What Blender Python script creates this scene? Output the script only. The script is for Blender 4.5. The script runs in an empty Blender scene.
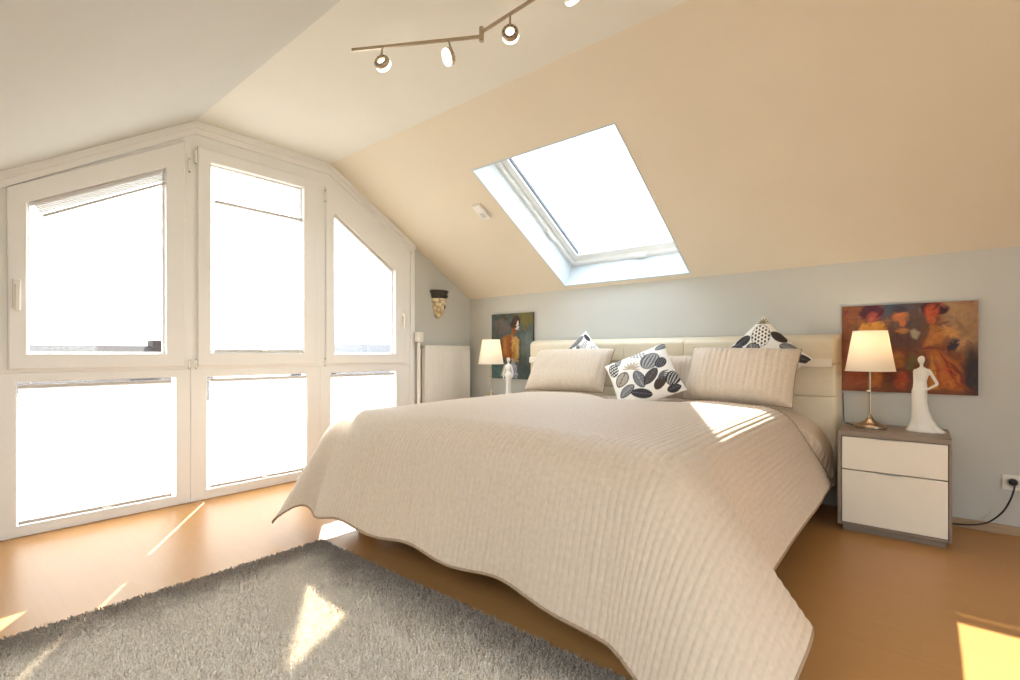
import bpy, bmesh, math, random
import numpy as np
from mathutils import Matrix, Vector

random.seed(7)
R = math.radians
SC = bpy.context.scene
COL = SC.collection

# ------------------------------------------------------------------ helpers
def lin(h):
    """sRGB hex or 0-255 triple to linear rgb."""
    if isinstance(h, str):
        h = [int(h[i:i + 2], 16) for i in (0, 2, 4)]
    out = []
    for v in h:
        v = v / 255.0
        out.append(v / 12.92 if v <= 0.04045 else ((v + 0.055) / 1.055) ** 2.4)
    return out

def new_mat(name):
    m = bpy.data.materials.new(name)
    m.use_nodes = True
    nt = m.node_tree
    nt.nodes.clear()
    out = nt.nodes.new('ShaderNodeOutputMaterial')
    return m, nt, out

def N(nt, kind, **kw):
    n = nt.nodes.new(kind)
    for k, v in kw.items():
        if hasattr(n, k):
            setattr(n, k, v)
        else:
            n.inputs[k.replace('_', ' ')].default_value = v
    return n

def principled(name, color, rough=0.6, metallic=0.0, spec=0.5, var=0.04, scale=12.0, bump=0.0, bscale=60.0, coat=0.0, sheen=0.0, stretch=None):
    m, nt, out = new_mat(name)
    p = N(nt, 'ShaderNodeBsdfPrincipled')
    p.inputs['Roughness'].default_value = rough
    p.inputs['Metallic'].default_value = metallic
    p.inputs['Specular IOR Level'].default_value = spec
    p.inputs['Coat Weight'].default_value = coat
    p.inputs['Sheen Weight'].default_value = sheen
    c = lin(color)
    tc = N(nt, 'ShaderNodeTexCoord')
    src = tc.outputs['Object']
    if stretch:
        mp = N(nt, 'ShaderNodeMapping'); mp.inputs['Scale'].default_value = stretch
        nt.links.new(src, mp.inputs[0]); src = mp.outputs[0]
    no = N(nt, 'ShaderNodeTexNoise'); no.inputs['Scale'].default_value = scale; no.inputs['Detail'].default_value = 4
    nt.links.new(src, no.inputs['Vector'])
    ra = N(nt, 'ShaderNodeValToRGB')
    ra.color_ramp.elements[0].position = 0.3; ra.color_ramp.elements[1].position = 0.7
    ra.color_ramp.elements[0].color = [max(0, v * (1 - var)) for v in c] + [1]
    ra.color_ramp.elements[1].color = [min(1, v * (1 + var)) for v in c] + [1]
    nt.links.new(no.outputs['Fac'], ra.inputs[0])
    nt.links.new(ra.outputs[0], p.inputs['Base Color'])
    if bump > 0:
        n2 = N(nt, 'ShaderNodeTexNoise'); n2.inputs['Scale'].default_value = bscale; n2.inputs['Detail'].default_value = 3
        nt.links.new(src, n2.inputs['Vector'])
        b = N(nt, 'ShaderNodeBump'); b.inputs['Strength'].default_value = bump; b.inputs['Distance'].default_value = 0.01
        nt.links.new(n2.outputs['Fac'], b.inputs['Height'])
        nt.links.new(b.outputs[0], p.inputs['Normal'])
    nt.links.new(p.outputs[0], out.inputs[0])
    return m

def emission(name, color, strength):
    m, nt, out = new_mat(name)
    e = N(nt, 'ShaderNodeEmission')
    e.inputs[0].default_value = lin(color) + [1]; e.inputs[1].default_value = strength
    nt.links.new(e.outputs[0], out.inputs[0])
    return m

def cloth_light(name, color, trans, tcolor=None):
    """cloth that lets light through: diffuse + translucent."""
    m, nt, out = new_mat(name)
    d = N(nt, 'ShaderNodeBsdfDiffuse'); d.inputs[0].default_value = lin(color) + [1]
    t = N(nt, 'ShaderNodeBsdfTranslucent'); t.inputs[0].default_value = lin(tcolor or color) + [1]
    tc = N(nt, 'ShaderNodeTexCoord')
    no = N(nt, 'ShaderNodeTexNoise'); no.inputs['Scale'].default_value = 400
    nt.links.new(tc.outputs['Object'], no.inputs['Vector'])
    b = N(nt, 'ShaderNodeBump'); b.inputs['Strength'].default_value = 0.05
    nt.links.new(no.outputs['Fac'], b.inputs['Height'])
    nt.links.new(b.outputs[0], d.inputs['Normal'])
    mx = N(nt, 'ShaderNodeMixShader'); mx.inputs[0].default_value = trans
    nt.links.new(d.outputs[0], mx.inputs[1]); nt.links.new(t.outputs[0], mx.inputs[2])
    nt.links.new(mx.outputs[0], out.inputs[0])
    return m

def painted(name, rough=0.7, bump=0.1, bscale=300):
    """material that shows the pigment stored in the mesh's colour attribute."""
    m, nt, out = new_mat(name)
    p = N(nt, 'ShaderNodeBsdfPrincipled'); p.inputs['Roughness'].default_value = rough
    p.inputs['Specular IOR Level'].default_value = 0.3
    a = N(nt, 'ShaderNodeAttribute'); a.attribute_name = 'Col'
    nt.links.new(a.outputs['Color'], p.inputs['Base Color'])
    tc = N(nt, 'ShaderNodeTexCoord')
    no = N(nt, 'ShaderNodeTexNoise'); no.inputs['Scale'].default_value = bscale
    nt.links.new(tc.outputs['Object'], no.inputs['Vector'])
    b = N(nt, 'ShaderNodeBump'); b.inputs['Strength'].default_value = bump; b.inputs['Distance'].default_value = 0.002
    nt.links.new(no.outputs['Fac'], b.inputs['Height']); nt.links.new(b.outputs[0], p.inputs['Normal'])
    nt.links.new(p.outputs[0], out.inputs[0])
    return m

# ------------------------------------------------------------------ scene graph
WLOC = {}

def empty(name, loc, label=None, cat=None, group=None, kind=None):
    o = bpy.data.objects.new(name, None)
    o.empty_display_size = 0.05
    COL.objects.link(o)
    o.location = loc
    WLOC[o.name] = Vector(loc)
    tag(o, label, cat, group, kind)
    return o

def tag(o, label=None, cat=None, group=None, kind=None):
    if label: o['label'] = label
    if cat: o['category'] = cat
    if group: o['group'] = group
    if kind: o['kind'] = kind
    return o

def copy_tree(o, parent=None):
    c = o.copy(); COL.objects.link(c)
    if parent is not None: c.parent = parent
    for ch in list(o.children): copy_tree(ch, c)
    return c

class MB:
    """collects shapes (world coordinates) and links them as ONE mesh object."""
    def __init__(s):
        s.bm = bmesh.new()
    def verts_faces(s, vs, fs):
        bv = [s.bm.verts.new(v) for v in vs]
        out = []
        for f in fs:
            try: out.append(s.bm.faces.new([bv[i] for i in f]))
            except ValueError: pass
        return bv
    def box(s, lo, hi, bevel=0.0, seg=2, mtx=None):
        b = bmesh.new()
        x0, y0, z0 = lo; x1, y1, z1 = hi
        vs = [b.verts.new(p) for p in [(x0,y0,z0),(x1,y0,z0),(x1,y1,z0),(x0,y1,z0),(x0,y0,z1),(x1,y0,z1),(x1,y1,z1),(x0,y1,z1)]]
        for f in [(0,3,2,1),(4,5,6,7),(0,1,5,4),(1,2,6,5),(2,3,7,6),(3,0,4,7)]:
            b.faces.new([vs[i] for i in f])
        if bevel > 0:
            bmesh.ops.bevel(b, geom=b.edges[:], offset=bevel, segments=seg, profile=0.5, affect='EDGES', clamp_overlap=True)
        if mtx is not None: b.transform(mtx)
        s._join(b)
        return s
    def _join(s, b):
        b.verts.index_update()
        vs = [s.bm.verts.new(v.co) for v in b.verts]
        for f in b.faces:
            try: s.bm.faces.new([vs[v.index] for v in f.verts])
            except ValueError: pass
        b.free()
    def ring(s, outer, inner, f0, f1, bevel=0.0):
        """frame between two polygons of the same count; f0/f1 map a 2-D point to 3-D (front, back)."""
        b = bmesh.new()
        n = len(outer)
        A = [b.verts.new(f0(*p)) for p in outer]; B = [b.verts.new(f0(*p)) for p in inner]
        C = [b.verts.new(f1(*p)) for p in outer]; D = [b.verts.new(f1(*p)) for p in inner]
        for i in range(n):
            j = (i + 1) % n
            b.faces.new([A[i], A[j], B[j], B[i]])
            b.faces.new([C[j], C[i], D[i], D[j]])
            b.faces.new([A[j], A[i], C[i], C[j]])
            b.faces.new([B[i], B[j], D[j], D[i]])
        if bevel > 0:
            es = [e for e in b.edges if not ((e.verts[0] in A and e.verts[1] in B) or (e.verts[0] in B and e.verts[1] in A) or (e.verts[0] in C and e.verts[1] in D) or (e.verts[0] in D and e.verts[1] in C))]
            es = [e for e in es if all(v in A or v in B for v in e.verts)]
            bmesh.ops.bevel(b, geom=es, offset=bevel, segments=2, profile=0.5, affect='EDGES')
        bmesh.ops.recalc_face_normals(b, faces=b.faces[:])
        s._join(b)
        return s
    def prism(s, poly, f0, f1):
        n = len(poly)
        b = bmesh.new()
        A = [b.verts.new(f0(*p)) for p in poly]; C = [b.verts.new(f1(*p)) for p in poly]
        b.faces.new(A); b.faces.new(C[::-1])
        for i in range(n):
            j = (i + 1) % n
            b.faces.new([A[j], A[i], C[i], C[j]])
        bmesh.ops.recalc_face_normals(b, faces=b.faces[:])
        s._join(b)
        return s
    def tube(s, pts, r, seg=10, cap=True):
        pts = [Vector(p) for p in pts]
        rs = r if isinstance(r, (list, tuple)) else [r] * len(pts)
        rings = []
        up = Vector((0, 0, 1))
        prev = None
        for i, p in enumerate(pts):
            d = (pts[min(i + 1, len(pts) - 1)] - pts[max(i - 1, 0)]).normalized()
            if prev is None:
                a = d.cross(up)
                if a.length < 1e-3: a = d.cross(Vector((1, 0, 0)))
            else:
                a = prev - d * prev.dot(d)
            a.normalize(); prev = a
            bb = d.cross(a)
            rings.append([s.bm.verts.new(p + (a * math.cos(t) + bb * math.sin(t)) * rs[i]) for t in [2 * math.pi * k / seg for k in range(seg)]])
        for i in range(len(rings) - 1):
            for k in range(seg):
                s.bm.faces.new([rings[i][k], rings[i][(k + 1) % seg], rings[i + 1][(k + 1) % seg], rings[i + 1][k]])
        if cap:
            s.bm.faces.new(rings[0][::-1]); s.bm.faces.new(rings[-1])
        return s
    def lathe(s, prof, c=(0, 0, 0), seg=32, mtx=None, sx=1.0, sy=1.0, a0=0.0, a1=2 * math.pi, cap=True):
        """profile of (r, z); full turn unless a0/a1 given."""
        full = abs(a1 - a0 - 2 * math.pi) < 1e-6
        m = seg if full else seg + 1
        rings = []
        M = mtx or Matrix.Identity(4)
        for r, z in prof:
            rg = []
            for k in range(m):
                t = a0 + (a1 - a0) * k / seg
                rg.append(s.bm.verts.new(M @ Vector((c[0] + sx * r * math.cos(t), c[1] + sy * r * math.sin(t), c[2] + z))))
            rings.append(rg)
        for i in range(len(rings) - 1):
            for k in range(seg):
                k2 = (k + 1) % m
                try: s.bm.faces.new([rings[i][k], rings[i][k2], rings[i + 1][k2], rings[i + 1][k]])
                except ValueError: pass
        if cap and prof[0][0] > 1e-5 and full: s.bm.faces.new(rings[0][::-1])
        if cap and prof[-1][0] > 1e-5 and full: s.bm.faces.new(rings[-1])
        return s
    def build(s, name, mat, parent=None, smooth=False, angle=40, merge=0.0, recalc=True):
        if merge > 0: bmesh.ops.remove_doubles(s.bm, verts=s.bm.verts[:], dist=merge)
        if recalc: bmesh.ops.recalc_face_normals(s.bm, faces=s.bm.faces[:])
        me = bpy.data.meshes.new(name)
        loc = WLOC.get(parent.name, Vector((0, 0, 0))) if parent is not None else Vector((0, 0, 0))
        s.bm.transform(Matrix.Translation(-loc))
        if smooth:
            for f in s.bm.faces: f.smooth = True
            for e in s.bm.edges:
                if len(e.link_faces) == 2 and e.calc_face_angle(0) > R(angle): e.smooth = False
        s.bm.to_mesh(me); s.bm.free()
        return link(name, me, mat, parent)

def link(name, me, mat, parent=None):
    o = bpy.data.objects.new(name, me)
    COL.objects.link(o)
    if mat is not None: me.materials.append(mat)
    if parent is not None:
        o.parent = parent
        WLOC[o.name] = WLOC.get(parent.name, Vector((0, 0, 0))).copy()
    else:
        WLOC[o.name] = Vector((0, 0, 0))
    return o

def np_mesh(name, V, F, mat, parent=None, smooth=True, uv=None, colors=None):
    """numpy verts (n,3) world, quad faces (m,4) or tris (m,3)."""
    me = bpy.data.meshes.new(name)
    V = np.asarray(V, dtype=np.float64).copy()
    if parent is not None: V -= np.array(WLOC[parent.name])
    F = np.asarray(F, dtype=np.int32)
    k = F.shape[1]
    me.vertices.add(len(V)); me.vertices.foreach_set('co', V.astype(np.float32).ravel())
    me.loops.add(F.size); me.loops.foreach_set('vertex_index', F.ravel())
    me.polygons.add(len(F))
    me.polygons.foreach_set('loop_start', np.arange(len(F), dtype=np.int32) * k)
    me.polygons.foreach_set('loop_total', np.full(len(F), k, dtype=np.int32))
    me.polygons.foreach_set('use_smooth', np.full(len(F), smooth))
    me.update(calc_edges=True); me.validate()
    if uv is not None:
        ul = me.uv_layers.new(name='UVMap')
        ul.data.foreach_set('uv', np.asarray(uv, dtype=np.float32)[F.ravel()].ravel())
    if colors is not None:
        ca = me.color_attributes.new('Col', 'FLOAT_COLOR', 'POINT')
        c4 = np.ones((len(V), 4), dtype=np.float32); c4[:, :3] = colors
        ca.data.foreach_set('color', c4.ravel())
    return link(name, me, mat, parent)

def grid_faces(nu, nv):
    i, j = np.meshgrid(np.arange(nu - 1), np.arange(nv - 1), indexing='ij')
    a = (i * nv + j).ravel()
    return np.stack([a, a + nv, a + nv + 1, a + 1], axis=1)

def np_noise(P, seed, freq, octaves=3):
    """cheap smooth pseudo noise: sums of sines, range about -1..1."""
    rg = np.random.RandomState(seed)
    out = np.zeros(P.shape[:-1]); amp = 1.0; tot = 0
    for o in range(octaves):
        for k in range(5):
            d = rg.randn(P.shape[-1]); d /= np.linalg.norm(d)
            out += amp * np.sin((P @ d) * freq * (0.7 + 0.6 * rg.rand()) * 2 ** o + rg.rand() * 6.28)
            tot += amp * 0.5
        amp *= 0.5
    return out / tot * 0.8

# ------------------------------------------------------------------ main dimensions (metres)
GX = -3.762          # inner face of the gable (window) wall
BY = 3.852           # back wall behind the bed
FY = -1.00           # low wall on the camera's side
RX = 2.30            # right wall
ZC = 2.561           # flat ceiling
YB, MB_L = 1.204, 0.6585   # where the front slope meets the flat ceiling, its pitch
YM, MR = 2.185, 0.5848     # the same for the back slope
KZ = ZC - (BY - YM) * MR   # back knee wall height
KF = ZC - (YB - FY) * MB_L # front knee wall height

def ceil_z(y):
    if y < YB: return ZC - (YB - y) * MB_L
    if y > YM: return ZC - (y - YM) * MR
    return ZC

# ------------------------------------------------------------------ materials
M = {}
M['ceiling'] = principled('ceiling_paint', 'e9e6dc', 0.85, var=0.012, scale=3, bump=0.03, bscale=180)
M['slope'] = principled('slope_paint', 'e8ddc9', 0.85, var=0.012, scale=3, bump=0.03, bscale=180)
M['slope_front'] = principled('front_slope_grey', 'd0cfc9', 0.85, var=0.012, scale=3, bump=0.03, bscale=180)  # greyer and darker than the back slope
M['wall'] = principled('wall_paint', 'cbcac3', 0.85, var=0.012, scale=3, bump=0.03, bscale=180)
M['pvc'] = principled('white_window_plastic', 'f4f3f0', 0.35, var=0.01, scale=5)
M['lining'] = principled('white_lining', 'efefec', 0.5, var=0.01, scale=5)
M['reveal'] = principled('reveal_board', 'd2dade', 0.5, var=0.01, scale=5)
M['gasket'] = principled('grey_gasket', '5c646c', 0.6)
M['chrome'] = principled('chrome', 'c9c4ba', 0.22, metallic=1.0, var=0.02)
M['nickel'] = principled('brushed_nickel', 'b9a994', 0.3, metallic=1.0, var=0.05, scale=30)
M['white_metal'] = principled('white_enamel', 'f4f0e8', 0.35, var=0.01)
M['rail_white'] = principled('blind_rail', 'd5d0cd', 0.4, var=0.02)
M['leather'] = principled('cream_leather', 'e6d9bf', 0.5, var=0.02, scale=25, bump=0.12, bscale=220)
M['mattress'] = principled('mattress_cloth', 'd9cdb9', 0.9, var=0.03, bump=0.1)
M['bed_base'] = principled('dark_bed_base', '6a5443', 0.55, var=0.1, scale=20)
M['taupe'] = principled('taupe_wood', '8f7f70', 0.5, var=0.1, scale=9, stretch=(1, 8, 14), bump=0.05)
M['front_white'] = principled('cream_lacquer', 'f5ecdb', 0.25, var=0.01)
M['ceramic'] = principled('white_ceramic', 'efe9de', 0.35, var=0.02, scale=20)
M['plastic_white'] = principled('white_plastic', 'eeeae2', 0.4, var=0.01)
M['black'] = principled('black_rubber', '2b2623', 0.5, var=0.05)
M['brown_trim'] = principled('light_wood_skirting', 'b3987a', 0.55, var=0.08, scale=8, stretch=(1, 1, 12))
M['orange_trim'] = principled('red_brown_skirting', 'a9683c', 0.5, var=0.1, scale=8, stretch=(12, 1, 12))
M['shade'] = cloth_light('lamp_shade_cloth', 'faf6ef', 0.45, 'fbeed8')
M['blind'] = cloth_light('pleated_blind_cloth', 'f6f5f2', 0.5, 'f6f6f6')
M['blind_stack'] = cloth_light('gathered_blind_cloth', 'efedea', 0.12)
M['bulb'] = emission('bulb_glow', 'ffe6c0', 1.6)
M['lens'] = emission('spot_glow', 'fff4dc', 1.2)
M['canvas_side'] = principled('canvas_side', '4a3426', 0.8, var=0.15)
M['painting'] = painted('oil_paint', 0.55, 0.5, 90)
M['print_cloth'] = painted('printed_cotton', 0.9, 0.15, 500)
M['roof_tile'] = principled('brown_roof_tiles', '2c201a', 0.8, var=0.25, scale=1.2, bump=0.4, bscale=4)
M['roof_slate'] = principled('slate_roof', '1f212c', 0.7, var=0.15, scale=1.5, bump=0.4, bscale=4)
M['render_wall'] = principled('house_render', 'c9c2b6', 0.9, var=0.05, scale=1)
M['canopy'] = principled('copper_canopy', 'a8664c', 0.4, metallic=0.6, var=0.04)

def glass_mat():
    m, nt, out = new_mat('window_glass')
    t = N(nt, 'ShaderNodeBsdfTransparent'); t.inputs[0].default_value = (0.95, 0.97, 0.97, 1)
    g = N(nt, 'ShaderNodeBsdfGlossy'); g.inputs['Roughness'].default_value = 0.02
    f = N(nt, 'ShaderNodeFresnel')
    ge = N(nt, 'ShaderNodeNewGeometry')          # same reflectance on both sides of the thin pane
    mr = N(nt, 'ShaderNodeMapRange'); mr.inputs['To Min'].default_value = 1.45; mr.inputs['To Max'].default_value = 1 / 1.45
    nt.links.new(ge.outputs['Backfacing'], mr.inputs['Value']); nt.links.new(mr.outputs[0], f.inputs['IOR'])
    mx = N(nt, 'ShaderNodeMixShader')
    nt.links.new(f.outputs[0], mx.inputs[0]); nt.links.new(t.outputs[0], mx.inputs[1]); nt.links.new(g.outputs[0], mx.inputs[2])
    nt.links.new(mx.outputs[0], out.inputs[0])
    return m
M['glass'] = glass_mat()

def floor_mat():
    m, nt, out = new_mat('beech_laminate')
    p = N(nt, 'ShaderNodeBsdfPrincipled')
    p.inputs['Roughness'].default_value = 0.36
    p.inputs['Specular IOR Level'].default_value = 0.36
    tc = N(nt, 'ShaderNodeTexCoord')
    br = N(nt, 'ShaderNodeTexBrick')
    br.offset = 0.37; br.inputs['Scale'].default_value = 1.0
    br.inputs['Brick Width'].default_value = 1.25; br.inputs['Row Height'].default_value = 0.19
    br.inputs['Mortar Size'].default_value = 0.0012; br.inputs['Mortar Smooth'].default_value = 0.5
    br.inputs['Color1'].default_value = lin('c08e55') + [1]; br.inputs['Color2'].default_value = lin('be8c53') + [1]
    br.inputs['Mortar'].default_value = lin('b98750') + [1]
    nt.links.new(tc.outputs['Object'], br.inputs['Vector'])
    mp = N(nt, 'ShaderNodeMapping'); mp.inputs['Scale'].default_value = (1.2, 16, 1)
    nt.links.new(tc.outputs['Object'], mp.inputs[0])
    no = N(nt, 'ShaderNodeTexNoise'); no.inputs['Scale'].default_value = 3; no.inputs['Detail'].default_value = 6
    nt.links.new(mp.outputs[0], no.inputs['Vector'])
    ra = N(nt, 'ShaderNodeValToRGB'); ra.color_ramp.elements[0].color = (0.90, 0.885, 0.87, 1); ra.color_ramp.elements[1].color = (1.06, 1.05, 1.04, 1)
    nt.links.new(no.outputs['Fac'], ra.inputs[0])
    mu = N(nt, 'ShaderNodeMix'); mu.data_type = 'RGBA'; mu.blend_type = 'MULTIPLY'; mu.inputs[0].default_value = 0.75
    nt.links.new(br.outputs['Color'], mu.inputs[6]); nt.links.new(ra.outputs[0], mu.inputs[7])
    nt.links.new(mu.outputs[2], p.inputs['Base Color'])
    nt.links.new(p.outputs[0], out.inputs[0])
    return m
M['floor'] = floor_mat()

def quilt_mat(name, color, color2):
    m, nt, out = new_mat(name)
    p = N(nt, 'ShaderNodeBsdfPrincipled'); p.inputs['Roughness'].default_value = 0.55
    p.inputs['Specular IOR Level'].default_value = 0.4; p.inputs['Sheen Weight'].default_value = 0.15
    uv = N(nt, 'ShaderNodeUVMap')
    sx = N(nt, 'ShaderNodeSeparateXYZ'); nt.links.new(uv.outputs[0], sx.inputs[0])
    no = N(nt, 'ShaderNodeTexNoise'); no.inputs['Scale'].default_value = 55; no.inputs['Detail'].default_value = 4
    nt.links.new(uv.outputs[0], no.inputs['Vector'])
    ra = N(nt, 'ShaderNodeValToRGB')
    ra.color_ramp.elements[0].position = 0.3; ra.color_ramp.elements[1].position = 0.7
    ra.color_ramp.elements[0].color = lin(color2) + [1]; ra.color_ramp.elements[1].color = lin(color) + [1]
    nt.links.new(no.outputs['Fac'], ra.inputs[0])
    nt.links.new(ra.outputs[0], p.inputs['Base Color'])
    b = N(nt, 'ShaderNodeBump'); b.inputs['Strength'].default_value = 0.12; b.inputs['Distance'].default_value = 0.003
    nt.links.new(no.outputs['Fac'], b.inputs['Height']); nt.links.new(b.outputs[0], p.inputs['Normal'])
    nt.links.new(p.outputs[0], out.inputs[0])
    return m
M['quilt'] = quilt_mat('beige_quilted_satin', 'd9c6b0', 'cdb9a2')
M['pillow'] = quilt_mat('beige_pillow_satin', 'd8c7b2', 'cfbca6')
M['piping'] = principled('taupe_piping', 'a48a70', 0.8)

def rug_mat(name, a, b, edge_a, edge_b, box):
    """mottled shag; colour darkens to taupe towards the edges of the rug."""
    m, nt, out = new_mat(name)
    p = N(nt, 'ShaderNodeBsdfPrincipled'); p.inputs['Roughness'].default_value = 0.95; p.inputs['Specular IOR Level'].default_value = 0.2
    tc = N(nt, 'ShaderNodeTexCoord')
    no = N(nt, 'ShaderNodeTexNoise'); no.inputs['Scale'].default_value = 220; no.inputs['Detail'].default_value = 2
    n2 = N(nt, 'ShaderNodeTexNoise'); n2.inputs['Scale'].default_value = 9; n2.inputs['Detail'].default_value = 5
    nt.links.new(tc.outputs['Object'], no.inputs['Vector']); nt.links.new(tc.outputs['Object'], n2.inputs['Vector'])
    def ramp(c0, c1):
        ra = N(nt, 'ShaderNodeValToRGB')
        ra.color_ramp.elements[0].position = 0.3; ra.color_ramp.elements[1].position = 0.7
        ra.color_ramp.elements[0].color = lin(c0) + [1]; ra.color_ramp.elements[1].color = lin(c1) + [1]
        nt.links.new(no.outputs['Fac'], ra.inputs[0]); return ra
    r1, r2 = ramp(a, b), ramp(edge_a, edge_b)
    sp = N(nt, 'ShaderNodeSeparateXYZ'); nt.links.new(tc.outputs['Object'], sp.inputs[0])
    def mth(op, x, y):
        q = N(nt, 'ShaderNodeMath'); q.operation = op
        for i, v in enumerate((x, y)):
            if isinstance(v, (int, float)): q.inputs[i].default_value = v
            else: nt.links.new(v, q.inputs[i])
        return q.outputs[0]
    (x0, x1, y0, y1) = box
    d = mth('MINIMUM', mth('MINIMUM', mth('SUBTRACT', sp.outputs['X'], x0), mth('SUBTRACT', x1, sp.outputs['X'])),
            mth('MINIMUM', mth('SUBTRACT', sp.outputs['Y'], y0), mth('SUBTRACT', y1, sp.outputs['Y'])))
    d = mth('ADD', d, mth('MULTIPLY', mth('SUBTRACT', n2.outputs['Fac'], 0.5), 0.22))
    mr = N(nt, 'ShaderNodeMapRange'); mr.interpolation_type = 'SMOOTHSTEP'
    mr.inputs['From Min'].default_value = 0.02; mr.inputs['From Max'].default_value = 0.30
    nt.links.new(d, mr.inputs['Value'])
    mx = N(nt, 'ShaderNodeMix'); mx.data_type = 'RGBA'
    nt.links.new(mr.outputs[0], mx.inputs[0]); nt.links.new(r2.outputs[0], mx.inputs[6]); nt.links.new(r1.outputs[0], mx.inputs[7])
    nt.links.new(mx.outputs[2], p.inputs['Base Color'])
    nt.links.new(p.outputs[0], out.inputs[0])
    return m
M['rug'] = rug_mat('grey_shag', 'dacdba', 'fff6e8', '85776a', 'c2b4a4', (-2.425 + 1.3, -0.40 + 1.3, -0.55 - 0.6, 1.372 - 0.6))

# ------------------------------------------------------------------ room shell
def struct(o):
    o['kind'] = 'structure'; return o

struct(MB().box((GX - 0.30, FY - 0.2, -0.12), (RX + 0.2, BY + 0.25, 0.0)).build('floor', M['floor']))
struct(MB().box((GX - 0.25, BY, 0.0), (RX, BY + 0.25, KZ)).build('wall_back', M['wall']))
struct(MB().box((GX - 0.25, FY - 0.2, 0.0), (RX, FY, KF)).build('wall_front', M['wall']))
WY0, WY1 = 0.245, 3.035      # the glazed part of the gable
gl = MB()
f0 = lambda y, z: (GX, y, z)
f1 = lambda y, z: (GX - 0.25, y, z)
gl.prism([(FY, 0), (WY0, 0), (WY0, ceil_z(WY0)), (FY, KF)], f0, f1)
gl.prism([(WY1, 0), (BY, 0), (BY, KZ), (WY1, ceil_z(WY1))], f0, f1)
struct(gl.build('wall_gable', M['wall']))
# the other gable, behind the viewer's right: opening added in its middle for fill light
QY0, QY1, QZ0, QZ1 = -0.30, 1.90, 0.10, 1.60
g0 = lambda y, z: (RX, y, z)
g1 = lambda y, z: (RX + 0.2, y, z)
wr = MB().prism([(FY, 0), (QY0, 0), (QY0, ceil_z(QY0)), (FY, KF)], g0, g1)
wr.prism([(QY1, 0), (BY, 0), (BY, KZ), (QY1, ceil_z(QY1))], g0, g1)
wr.prism([(QY0, 0), (QY1, 0), (QY1, QZ0), (QY0, QZ0)], g0, g1)
wr.prism([(QY0, QZ1), (QY1, QZ1), (QY1, ZC), (YB, ZC), (QY0, ceil_z(QY0))], g0, g1)
struct(wr.build('wall_right', M['wall']))
struct(MB().box((GX - 0.25, YB - 0.05, ZC), (RX + 0.2, YM + 0.05, ZC + 0.15)).build('ceiling', M['ceiling']))
# front slope, with the opening for the added roof window
nf = Vector((0, -MB_L, 1)).normalized()
fs = MB()
def sf(x, y, d=0.0):
    return tuple(Vector((x, y, ZC - (YB - y) * MB_L)) + nf * d)
FX0, FX1, FY0, FY1 = -1.5, 0.7, -0.88, -0.18
fs.ring([(GX - 0.25, FY - 0.2), (RX + 0.2, FY - 0.2), (RX + 0.2, YB), (GX - 0.25, YB)],
        [(FX0, FY0), (FX1, FY0), (FX1, FY1), (FX0, FY1)], lambda x, y: sf(x, y), lambda x, y: sf(x, y, 0.2))
struct(fs.build('ceiling_front_slope', M['slope_front']))
# back slope with the skylight opening
nb = Vector((0, MR, 1)).normalized()
def sl(x, y, d=0.0):
    p = Vector((x, y, ZC - (y - YM) * MR)) + nb * d
    return tuple(p)
SX0, SX1, SY0, SY1 = -2.508, -1.352, 2.577, 3.808
SKD = 0.22
bs = MB()
bs.ring([(GX - 0.25, YM), (RX + 0.2, YM), (RX + 0.2, BY + 0.25), (GX - 0.25, BY + 0.25)],
        [(SX0, SY0), (SX1, SY0), (SX1, SY1), (SX0, SY1)], lambda x, y: sl(x, y), lambda x, y: sl(x, y, SKD))
struct(bs.build('ceiling_back_slope', M['slope']))
# skirting
struct(MB().box((-0.2, BY - 0.014, 0), (RX, BY, 0.052), 0.003).build('baseboard_back', M['brown_trim']))
struct(MB().box((GX, FY, 0), (GX + 0.014, WY0 + 0.01, 0.05), 0.003).build('baseboard_gable', M['orange_trim']))

# gable cover strip that follows the roof line
def offs(y, d):  # point below the ceiling line
    return (y, ceil_z(y) - d)
tr = MB()
for d0, d1, xx in [(0.0, 0.045, 0.030), (0.045, 0.085, 0.016)]:
    top = [offs(y, d0) for y in (WY0 - 0.03, YB, YM, WY1 + 0.04)]
    bot = [offs(y, d1) for y in (WY0 - 0.03, YB, YM, WY1 + 0.04)]
    for i in range(3):
        tr.prism([top[i], top[i + 1], bot[i + 1], bot[i]], lambda y, z, q=xx: (GX + q, y, z), lambda y, z: (GX - 0.01, y, z))
tr.box((GX - 0.01, WY1 - 0.005, 0), (GX + 0.016, WY1 + 0.04, ceil_z(WY1 + 0.04) - 0.08))
struct(tr.build('trim_1', M['pvc']))

# ------------------------------------------------------------------ windows in the gable
def fx(d):
    return lambda y, z: (GX + d, y, z)

def inset_top(poly, d):
    return poly

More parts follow.
